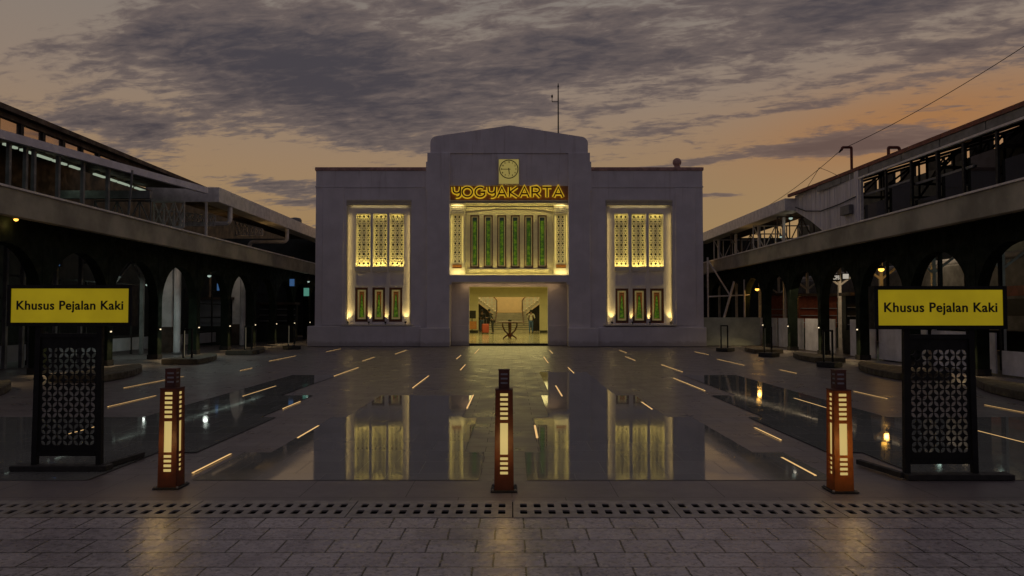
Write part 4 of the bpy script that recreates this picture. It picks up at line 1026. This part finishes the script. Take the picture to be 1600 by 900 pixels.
# LEFT
LS = thing('train_shed', 'dark station shed with clerestory windows and pale gutter above the left arcade', 'train shed', (-15, 20, 0)); LS.location = (0, 0, 0)
def X405(dx, z, Y): return Y*dx/F
b = MB(); b.prism([(-14.3, 7.42-.12), (-14.3, 7.42+.03), (-20.5, 8.7), (-20.5, 8.5)], 4, 34.6, 'xz'); b.build('roof', BROWNROOF, LS)
b = MB(); b.box(-14.62, -14.50, 4, 34.5, 7.14, 7.30); b.build('eaves_beam', BROWNROOF, LS)
wy = [16863/dx for dx in (800, 762, 733.5, 706.5, 682, 660, 640)]
stp = 1.02; wy = [20.75+stp*k for k in range(-6, 8)]
for k, y in enumerate(wy):
    b = MB(); b.box(-14.66, -14.52, y-.07, y+.07, 6.5, 7.14); b.build('mullion', BLACKMAT, LS)
    b = MB(); b.prism([(-14.60, 6.53), (-14.59, 6.53), (-14.59, 7.13), (-14.60, 7.13)], y+.071, y+stp-.071, 'xz'); b.build('window_pane', REFL, LS)
b = MB(); b.box(-14.70, -14.62, 4, 31, 6.42, 6.52); b.build('sill_beam', BROWNROOF, LS)
# gutter that slants towards the plaza with distance
ga, gb = Vector((-13.95, 20.14, 6.42)), Vector((-12.17, 29.3, 6.42)); dg_ = (gb-ga)/(gb.y-ga.y)
ga2 = ga + dg_*(-9); b = MB(); b.bar(ga2, gb, .16, .24); b.build('gutter', BSTEEL, LS)
b = MB()
b.add([ga2+Vector((-.08,0,.09)), gb+Vector((-.08,0,.09)), (-14.66, gb.y, 6.6), (-16.5, ga2.y, 6.6), ga2+Vector((-.08,0,.05)), gb+Vector((-.08,0,.05)), (-14.66, gb.y, 6.56), (-16.5, ga2.y, 6.56)], [(0,1,2,3),(7,6,5,4),(0,4,5,1),(1,5,6,2),(2,6,7,3),(3,7,4,0)])
b.build('lean_to_roof', BROWNROOF, LS)
def slantx(y): return ga.x + dg_.x*(y-ga.y)
for px in (-30, 8.5, 35, 48, 86.5, 125.5, 165):
    # posts stand under the gutter line
    for it in range(1): pass
    y = 20.0
    for it in range(12):
        y = F*(-(slantx(y)-.15))/(800-px)
    b = MB(); b.bar((slantx(y)-.15, y, 0), (slantx(y)-.15, y, 6.3), .10, .10); b.build('post', GREYST, LS)
for (a, c) in ((800,791),(786.5,780),(773,764),(762,751),(748,725),(722,713),(709,701.5),(695,680),(657,641),(633,622),(619,604),(601.5,597),(592,586.5),(586,577)):
    ya, yc = 14.52*F/a, 14.52*F/c
    b = MB(); b.box(-14.56, -14.47, ya, yc, 6.345, 6.405); b.build('tube_light', TUBE, LS)
light('AREA', 'shed_light', (-15.3, 23, 6.2), 9, (.75, 1, .75), LS, .3, 9, aim=(0, 0, -1))
b = MB(); b.box(-16.0, -12.75, 25.9, 26.1, 5.58, 5.86); b.build('tie_beam', GREYST, LS)
lattice(LS, 'truss', GREYST, -14.9, -12.9, 4.7, (5.55, 5.55), 26.3, 5, .05)
lattice(LS, 'truss', WSTEEL, -14.2, -13.0, 4.95, (5.95, 5.95), 29.2, 3, .06, xpat=True)
lattice(LS, 'truss', WSTEEL, -15.2, -12.6, 5.25, (5.95, 5.65), 31.3, 12, .045, xpat=True)
lattice(LS, 'truss', WSTEEL, -13.7, -12.35, 5.4, (6.1, 5.7), 36.5, 7, .05, xpat=True)
b = MB(); b.bar((-13.4, 29.25, 3.9), (-13.05, 29.25, 5.5), .09); b.bar((-12.45, 30, 4.4), (-12.45, 30, 6.2), .08); b.build('strut', WSTEEL, LS)
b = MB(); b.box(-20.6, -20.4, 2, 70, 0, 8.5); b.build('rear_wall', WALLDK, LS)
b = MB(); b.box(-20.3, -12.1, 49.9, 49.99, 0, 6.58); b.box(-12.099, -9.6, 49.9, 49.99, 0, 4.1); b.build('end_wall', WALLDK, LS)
b = MB(); b.bar((-12.78, 24.5, 4.3), (-12.65, 24.5, 6.3), .05); b.build('tie_rod', GREYST, LS)
# pale boxed canopy beyond, both sides
def boxcanopy(sgn, X, Y0, Y1, z0, z1, label, wdt=3.0):
    t = thing('platform_canopy', label, 'canopy', (sgn*X, Y0, 0)); t.location = (0, 0, 0)
    b = MB(); b.box(sgn*X, sgn*(X+.12), Y0, Y1, z0, z1); b.box(sgn*(X+.121), sgn*(X+wdt), Y0, Y0+.12, z0, z1); b.build('fascia', WSTEEL if True else HOARD, t, bevel=.01)
    b = MB(); b.box(sgn*(X+.121), sgn*(X+wdt), Y0+.121, Y1, z1-.16, z1-.08); b.build('roof_sheet', BROWNROOF, t)
    b = MB(); b.box(sgn*(X+.121), sgn*(X+.75), Y0+.121, Y1, z0+.002, z0+.05); b.build('soffit', CREAM, t)
    return t
bcL = boxcanopy(-1, 11.9, 29.9, 49.5, 6.06, 6.66, 'pale box edged platform canopy left of the station hall')
light('AREA', 'canopy_light', (-12.9, 37, 5.0), 9, (1, .6, .22), bcL, .3, 9, aim=(.35, 0, 1))
bcR = boxcanopy(1, 12.3, 33.2, 49.5, 6.17, 6.72, 'pale box edged platform canopy right of the station hall')
light('AREA', 'canopy_light', (13.2, 39, 4.9), 9, (1, .6, .22), bcR, .3, 9, aim=(-.35, 0, 1))
def rpipe(pts, r_=.1, k=5, rad=.22):
    pts = [Vector(p) for p in pts]; out = [pts[0]]
    for i in range(1, len(pts)-1):
        a = (pts[i-1]-pts[i]).normalized(); c = (pts[i+1]-pts[i]).normalized(); p0 = pts[i]+a*rad; p1 = pts[i]+c*rad
        for j in range(k+1):
            u = j/k; out.append(p0*(1-u)**2 + pts[i]*2*u*(1-u) + p1*u*u)
    return out + [pts[-1]]
for (Yp, xb_, xl) in ((31.4, -12.02, -14.1), (39.4, -12.02, -14.0)):
    b = MB(); b.tube(rpipe([(xb_, Yp, 6.05), (xb_, Yp, 5.36), (xl, Yp, 5.34), (xl-.05, Yp, 4.6)]), .10, 12); b.build('drain_pipe', WSTEEL, bcL, smooth=True)
vp = at(461.5, 352, 44); vt = thing('roof_vent', 'round metal roof ventilator on the pale canopy left of the station hall', 'ventilator', (vp.x, 44, 6.62))
b = MB(); b.lathe([(.20, -.1), (.20, .18), (.30, .24), (.37, .34), (.37, .48), (.30, .58), (.12, .62)], (0,0,0), 18); b.build('turbine', GREYST, vt, smooth=True)
# RIGHT shed
RS = thing('train_shed', 'dark glazed station shed with red edged roof above the right arcade', 'train shed', (13, 20, 0)); RS.location = (0, 0, 0)
ra, rb_ = Vector((13.2, 19.05, 6.94)), Vector((12.55, 33.4, 6.86)); dr = (rb_-ra)/(rb_.y-ra.y); ra0 = ra + dr*(-11); rm = ra + dr*8.3
b = MB(); b.bar(ra0, rb_, .10, .13); b.build('roof_edge', REDPIPE, RS)
b = MB(); b.add([ra0+Vector((.03,0,0)), rb_+Vector((.03,0,0)), rb_+Vector((7.2,0,2.1)), ra0+Vector((7.2,0,2.1)), ra0+Vector((.03,0,-.06)), rb_+Vector((.03,0,-.06)), rb_+Vector((7.2,0,2.04)), ra0+Vector((7.2,0,2.04))], [(0,1,2,3),(7,6,5,4),(0,4,5,1),(1,5,6,2),(2,6,7,3),(3,7,4,0)]); b.build('roof', BROWNROOF, RS)
for k in range(11):
    p = ra0 + dr*(2.05*k); q = ra0 + dr*(2.05*(k+1)-.04)
    b = MB(); b.bar(p+Vector((.0,0,-.19)), q+Vector((.0,0,-.19)), .03, .24); b.build('fascia_sheet', GREYST, RS)
b = MB(); b.bar(ra0+Vector((.02,0,-.36)), rm+Vector((.02,0,-.36)), .1, .07); b.build('gutter', WSTEEL, RS)
for k, y in enumerate([13.5, 15.2, 16.9, 18.6, 20.0, 21.4, 22.6, 24.0, 25.5, 27.15]):
    x = ra.x + dr.x*(y-ra.y)+.06; b = MB(); b.bar((x, y, 0), (x, y, 6.5), .10 if k in (6, 9) else .06, .10); b.build('post', BLACKMAT if k < 9 else WSTEEL, RS)
for (ya, yb2, z) in ((22.6, 27.1, 5.0), (21.0, 24, 5.75), (12, 22, 5.35), (24, 27.1, 5.9)):
    b = MB(); xx_ = ra.x + dr.x*(ya-ra.y)+.08; b.bar((xx_, ya, z), (xx_-.03, yb2, z), .05, .07); b.build('rail', GREYST, RS)
gl_y = [13.5, 15.2, 16.9, 18.6, 20.0, 21.4, 22.6, 24.0, 25.5, 27.15]
for k, (ya, yc) in enumerate(zip(gl_y[:-1], gl_y[1:])):
    x = ra.x + dr.x*((ya+yc)/2-ra.y)+.10
    b = MB(); b.box(x, x+.012, ya+.06, yc-.06, 4.3, (5.9, 5.55, 6.0, 5.7, 6.05, 5.75, 5.2, 5.85, 5.5)[k]); b.build('glass_pane', DKGLASS, RS)
b = MB(); b.prism([(27.2, 6.84), (33.3, 6.84), (33.3, 6.15), (31.6, 5.5), (30.2, 4.85), (27.2, 4.3)], 12.80, 12.86, 'yz'); b.build('corrugated_wall', CORR, RS)
for k in range(26):
    y = 27.35+k*.23; zl = 4.35 + (0.55*(y-27.2)/3 if y < 30.2 else .55+(y-30.2)*.42)
    b = MB(); b.box(12.785, 12.799, y, y+.05, zl+.05, 6.8); 
    if k % 2 == 0: b.build('rib', CORR, RS)
b = MB(); b.tube([(12.74, 33.1, 6.3), (12.74, 32.0, 5.98), (12.74, 30.4, 5.75), (12.74, 28.6, 5.78), (12.74, 27.3, 5.86)], .022, 6); b.build('cable', BLACK, RS)
b = MB(); b.box(12.62, 12.78, 27.6, 28.35, 5.28, 5.62); b.build('junction_box', GREYST, RS)
# shed interior: high trusses, far wall open at the top to the sunset
for k, y in enumerate([14, 17, 20, 23, 26, 29, 32]):
    b = MB(); b.bar((13.3, y, 6.7), (20.2, y, 8.75), .10); b.bar((13.3, y, 6.1), (20.2, y, 6.1), .08)
    for j in range(5):
        xa = 13.3+1.38*j; b.bar((xa, y, 6.1), (xa+1.38, y, 6.7+2.05*(j+1)/5), .06); b.bar((xa+1.38, y, 6.1), (xa+1.38, y, 6.7+2.05*(j+1)/5), .06)
    b.build('roof_truss', SHEDIN, RS)
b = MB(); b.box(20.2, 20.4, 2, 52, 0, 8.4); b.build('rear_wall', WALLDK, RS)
for k in range(24):
    b = MB(); b.box(20.2, 20.35, 5+2*k, 5.7+2*k+random.random()*.9, 8.4, 9.0); b.build('rear_mullion', SHEDIN, RS)
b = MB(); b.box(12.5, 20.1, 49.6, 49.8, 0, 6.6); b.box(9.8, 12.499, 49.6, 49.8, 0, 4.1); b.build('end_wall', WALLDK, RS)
# goosenecks
def gooseneck(px, pyt, pyb, Y, d, label):
    p = at(px, pyb, Y); t = thing('gooseneck_pole', label, 'roof pole', (p.x, Y, p.z-.1)); hh = at(px, pyt, Y).z - p.z + .1
    b = MB(); b.tube(rpipe([(0,0,0), (0,0,hh-.03), (d*.36,0,hh-.03), (d*.40, 0, hh-.14)], rad=.05, k=3), .055, 8); b.build('pipe', REDPIPE, t)
    b = MB(); b.tube([(d*.40, 0, hh-.12), (d*.50, 0, hh-.24)], [.05, .03], 8); b.build('head', BLACK, t)
gooseneck(1331, 229, 276, 29.6, -1, 'red brown gooseneck pipe bent left on the right shed roof'); gooseneck(1388.5, 229, 251, 25.8, 1, 'red brown gooseneck pipe bent right on the right shed roof')
# overhead cables
def cable(name, a, c, sag, label, r_=.012):
    pts = []
    for i in range(17):
        u = i/16; p = a.lerp(c, u); pts.append((p.x, p.y, p.z - sag*4*u*(1-u)))
    b = MB(); b.tube(pts, r_, 6); o = b.build(name, BLACK); tag(o, label, 'cable')
cable('overhead_cable', at(1318, 232, 29.6), at(1700, 5, 22), .25, 'thin dark cable rising to the upper right from the left bent roof pipe')
cable('overhead_cable', at(1310, 238, 29.6), at(1150, 345, 46), .35, 'thin dark cable dropping from the left bent roof pipe towards the station hall')
cable('overhead_cable', at(1280, 262, 31.5), at(1256, 300, 32.0), .03, 'short thin wire hanging steeply onto the right canopy corner', .010)
cable('overhead_cable', at(1280, 262, 31.5), at(1318, 280, 30.4), -.04, 'short thin wire sloping down onto the right shed roof', .010)

# ------------------------------------------------------------------ things inside the sheds
def steelcolumn(x, y, h_, label, arms=1.2, m=WSTEEL, w_=.11):
    t = thing('steel_column', label, 'column', (x, y, 0), 'pale branching steel columns on the platforms')
    b = MB(); b.bar((0,0,0), (0,0,h_), w_, w_); b.build('shaft', m, t)
    for dx in (-1, 1):
        b = MB(); b.bar((0,0,h_-1.5), (dx*arms, 0, h_-.6), .07); b.build('arm', m, t)
    b = MB(); b.bar((-arms*1.4, 0, h_-.62), (arms*1.4, 0, h_-.62), .07); b.build('tie', m, t)
def ratio(px, Y): return (px-800)*Y/F
for i, (px, Y, hh) in enumerate([(1567, 22.5, 4.4), (1459, 25, 4.4), (1377, 27.5, 4.3), (1312, 31, 4.2), (1262, 36, 4.2), (1217, 41, 4.1)]):
    steelcolumn(ratio(px, Y), Y, hh, 'pale branching steel column seen through the right arcade, %s the camera' % ORD[i])
for i, (px, Y, hh, ar) in enumerate([(58, 21.5, 4.0, .7), (172, 25.5, 3.9, .7), (222, 27.5, 4.2, .5)]):
    steelcolumn(ratio(px, Y), Y, hh, 'pale branching steel column seen through the left arcade, %s the camera' % ORD[i], ar, GREYST, .12)
for i, (px, pyb) in enumerate([(276, 553), (378.5, 541)]):
    p = gnd(px, pyb); t = thing('white_pillar', 'tall round white pillar inside the left arcade, %s the camera of two' % ('nearer' if i == 0 else 'farther from'), 'pillar', (p.x, p.y, 0), 'round white pillars in the left arcade')
    b = MB(); b.tube([(0,0,0), (0,0,3.8)], .125, 16); b.build('shaft', HOARD, t, smooth=True); b = MB(); b.lathe([(.16, 0), (.16, .05), (.13, .07)], (0,0,0), 16); b.build('base_ring', GREYST, t)
    light('AREA', 'pillar_fill_light', (.4, -1.2, 3.4), 2.0, (1, .82, .62), t, .3, aim=(-.3, 1, -1.1))  # added fill without a fixture, aimed to brighten the pillar
# pale wall slabs with brown counters behind the left arcade
for i, (px, Y) in enumerate([(259, 29.3), (369.5, 36.5)]):
    x = ratio(px, Y); t = thing('ticket_counter', 'pale upright panel over a brown counter behind the left arcade, %s the camera' % ('nearer' if i == 0 else 'farther from'), 'counter', (x, Y, 0), 'counters behind the left arcade')
    b = MB(); b.box(-.30, .24, 0, .12, 1.0, 3.75); b.build('panel', HOARD, t); b = MB(); b.box(-.34, .30, -.10, .3, 0, .999); b.build('counter', BROWNROOF, t, bevel=.01)
    light('AREA', 'counter_fill_light', (.3, -1.4, 3.3), 1.6, (1, .85, .65), t, .3, aim=(-.2, 1, -.8))  # unseen fill added in front to brighten panel and counter
# glazed platform fence, left
gf = thing('platform_fence', 'dark framed glazed fence with pale lower panels behind the left arcade', 'fence', (-14.4, 15, 0)); gf.location = (0, 0, 0)
for k in range(20):
    y = 13+1.5*k
    b = MB(); b.box(-14.43, -14.37, y-.03, y+.03, 0, 2.6); b.build('post', BLACKMAT, gf)
    b = MB(); b.box(-14.41, -14.39, y+.05, y+1.45, .15, .62); b.build('lower_panel', PALE, gf)
for z in (.66, 1.3, 1.95, 2.6): b = MB(); b.box(-14.42, -14.38, 12, 43, z, z+.05); b.build('rail', BLACKMAT, gf)
# screens
def screen(px0, px1, py0, py1, Y, m, label, rz=0, txt=None):
    a, c = at(px0, py1, Y), at(px1, py0, Y); t = thing('hanging_screen', label, 'screen', ((a.x+c.x)/2, Y, a.z), None, rz)
    W = c.x-a.x; Hh = c.z-a.z
    b = MB(); b.box(-W/2-.03, W/2+.03, .0, .09, -.03, Hh+.03); b.build('casing', BLACKMAT, t)
    b = MB(); b.box(-W/2, W/2, -.006, -.001, 0, Hh); b.build('display', m, t)
    b = MB(); b.box(-.03, .03, .03, .06, Hh+.031, Hh+.6); b.build('hanger', BLACK, t)
    return t, W, Hh
t1, W1, H1 = screen(64.5, 94, 396.5, 415.5, 21.8, SCREENB, 'blue display with white arrow hanging under the left arcade above the sign')
b = MB(); b.bar((-.18, -.010, .12), (-.06, -.010, .12), .03, .004, (0,1,0)); b.prism([(-.18, .06), (-.24, .12), (-.18, .18)], -.012, -.008); b.build('arrow', SCREENG, t1)
b = MB(); b.box(.06, .20, -.012, -.008, .20, .23); b.build('text_line', SCREENW, t1)
screen(339, 343.5, 443, 454, 33, SCREENB, 'narrow blue display beyond the second white pillar gap of the left arcade')
screen(452.5, 460, 436, 447, 38, SCREENB, 'pale blue display hanging near the far end of the left arcade')
screen(474.5, 483, 450, 462.5, 38.2, SCREENG, 'green display hanging beside the station corner in the left arcade')
tl, Wl, Hl = screen(1295.5, 1311.5, 430, 438, 28.5, CLOCKD, 'small lit CFS text display seen through the right arcade')
tm = text_mesh('led_text', '2 CFS', .17, SCREENW, .002, .006); xs = [v.co.x for v in tm.vertices]; s_ = Wl/(max(xs)-min(xs)); tm.transform(Matrix.Diagonal((s_, 1, 1.2, 1))); objm('led_text', tm, tl, (0, -.014, Hl/2))
screen(1317, 1326, 428, 435.5, 28.5, SCREENW, 'bright white display right of the small text display in the right arcade')
# lamps in the arcades
def hanglamp(px, py, Y, m, k, colr, label, r_=.06, grp=None, en=6):
    p = at(px, py, Y); t = thing('lamp', label, 'lamp', p, grp)
    b = MB(); b.lathe([(.01, -r_*.8), (r_*.8, -r_*.5), (r_, 0), (r_*.8, r_*.5), (.01, r_*.8)], (0,0,0), 12); b.build('bulb', m, t, smooth=True)
    b = MB(); b.lathe([(r_*1.6, r_*.3), (r_*.8, r_*1.1), (.02, r_*1.3), (.02, r_*6)], (0,0,0), 12); b.build('shade', BLACKMAT, t)
    if en: light('POINT', 'lamp_light', (0, -.2, -r_*3), en*.35, colr, t, .09)
hanglamp(1183, 452, 36.5, ORLAMP, 1, (1, .50, .10), 'bright orange lamp in the right arcade near the station hall', .10, 'orange lamps behind the right arcade', 22)
hanglamp(1377, 421, 26.5, ORLAMP, 1, (1, .50, .10), 'bright orange lamp above the right sign behind the arcade', .10, 'orange lamps behind the right arcade', 26)
hanglamp(1552, 388, 21, WHLAMP, 1, (.7, 1, .85), 'cool white lamp at the top right behind the arcade', .09, None, 8)
hanglamp(1458, 401, 24, WHLAMP, 1, (.7, 1, .85), 'small white lamp left of the cool lamp behind the right arcade', .05, None, 2)
hanglamp(327, 431, 31, WHLAMP, 1, (.9, 1, .9), 'white lamp between the two white pillars of the left arcade', .08, 'white lamps behind the left arcade', 6)
hanglamp(230, 445, 28, WHLAMP, 1, (.9, 1, .9), 'white lamp behind the sign side opening of the left arcade', .06, 'white lamps behind the left arcade', 3)
hanglamp(482, 440, 40, WHLAMP, 1, (.9, 1, .9), 'white lamp at the far end of the left arcade by the station corner', .07, 'white lamps behind the left arcade', 5)
hanglamp(25, 343, 17.5, ORLAMP, 1, (1, .6, .2), 'warm lamp under the left canopy at the left edge', .05, None, 3.5)
hanglamp(134, 366, 21.0, WHLAMP, 1, (.9, 1, .9), 'small white lamp under the left canopy above the blue display', .03, None, 1)
hanglamp(1496, 299, 22.5, WHLAMP, 1, (.7, 1, .85), 'cool lamp inside the right shed above the arcade fascia', .045, 'lamps inside the right shed', 1.5)
hanglamp(1235.5, 341, 34.5, WHLAMP, 1, (1, .9, .7), 'pale lamp under the right canopy corner', .09, 'lamps inside the right shed', 3)
hanglamp(1220, 370, 38, WHLAMP, 1, (1, .9, .7), 'small pale lamp in the right canopy below its fascia', .07, 'lamps inside the right shed', 2)
# train on the right platform
tr = thing('passenger_train', 'dark passenger carriage with red stripe standing behind the right arcade', 'train', (17.6, 34, 0))
b = MB(); b.box(0, 2.4, -16, 14, .9, 3.5); b.build('body', GREYST, tr, bevel=.08)
b = MB(); b.box(-.012, -.001, -15.9, 13.9, 2.15, 2.5); b.build('red_stripe', ORANGE, tr); b = MB(); b.box(.1, 2.3, -15.9, 13.9, 3.5, 3.75); b.build('roof', PALE, tr, bevel=.08)
for k in range(18): b = MB(); b.box(-.02, -.001, -15.2+1.62*k, -14.1+1.62*k, 1.45, 2.05); b.build('window', SCREENG if k % 7 == 3 else DARKBACK, tr)
for k in range(4): 
    for q in (0, 1.0): b = MB(); b.lathe([(.42, -.06), (.42, .06)], (.25, -14+8.5*k+q*2, .5), 16, 'y'); b.v = [(.25+(y-(-14+8.5*k+q*2)), -14+8.5*k+q*2+(x-.25), z) for x, y, z in b.v]; b.build('wheel', BLACKMAT, tr)
light('AREA', 'platform_light', (15.5, 30, 3.7), 60, (1, .75, .45), RS, 1.2, 14, aim=(.3, 0, -1))
light('AREA', 'platform_light', (-16.5, 26, 3.7), 55, (.8, 1, .85), LS, 1.2, 16, aim=(-.3, 0, -1))
# platform clutter seen through the arches: dark kiosks and shelves with goods
def kiosk(px, Y, w_, h_, label, m1, m2):
    x = ratio(px, Y); t = thing('platform_kiosk', label, 'kiosk', (x, Y, 0))
    b = MB(); b.box(-w_/2, w_/2, 0, .8, 0, .9); b.build('counter', m1, t, bevel=.01)
    b = MB(); b.box(-w_/2, w_/2, .5, .8, .9, h_); b.build('back_panel', m2, t)
    b = MB(); b.box(-w_/2-.1, w_/2+.1, -.1, .9, h_, h_+.12); b.build('canopy', BROWNROOF, t)
    for k in range(3): b = MB(); b.box(-w_/2+.05, w_/2-.05, .3, .499, 1.1+k*.32, 1.13+k*.32); b.build('shelf', PALE, t)
kiosk(1230, 40, 1.6, 2.5, 'brown fronted platform kiosk behind the right arcade nearest the station', BROWNROOF, ORANGE)
kiosk(1285, 33, 1.7, 2.3, 'platform kiosk with orange back panel beside the small text display', WALLDK, ORANGE)
kiosk(1350, 27.5, .9, 2.2, 'narrow dark kiosk behind the red cabinet', WALLDK, WALLDK)
kiosk(325, 36, 2.0, 2.2, 'dark platform kiosk seen between the white pillars', WALLDK, PALE)
kiosk(430, 40, 2.0, 2.0, 'dark kiosk near the far end of the left arcade', WALLDK, WALLDK)
# scaffold by the right corner of the hall
sf = thing('scaffold', 'pale tubular scaffold between the station hall and the right arcade', 'scaffold', (ratio(1130, 36.5), 36.5, 0))
for x in (-.75, 1.05):
    b = MB(); b.tube([(x, 0, 0), (x, 0, 4.3 if x < 0 else 3.2)], .045, 8); b.build('standard', WSTEEL, sf)
b = MB(); b.tube([(-.75, 0, 2.35), (1.3, 0, 2.45)], .035, 8); b.build('ledger', WSTEEL, sf)
b = MB(); b.tube([(-.75, 0, 1.25), (.6, 0, 1.25)], .035, 8); b.build('ledger', WSTEEL, sf)
b = MB(); b.tube([(-.7, 0, 4.1), (.35, 0, 2.4)], .04, 8); b.build('brace', WSTEEL, sf)
b = MB(); b.tube([(0, 0, 1.2), (.55, 0, 3.1)], .06, 8); b.build('brace', WSTEEL, sf)
# cloths / frames on the right canopy truss
for i, (xa, xb2, Y) in enumerate(((12.6, 15.5, 35), (12.6, 15.5, 38.5), (12.6, 15.5, 42.5), (12.6, 15.5, 46))):
    lattice(bcR, 'truss', WSTEEL if i % 2 else BROWNROOF, xa, xb2, 4.9, (6.1, 6.1), Y, 5, .06)
    b = MB(); b.bar((12.9, Y, 0), (12.9, Y, 6.1), .12); b.build('post', WSTEEL, bcR)
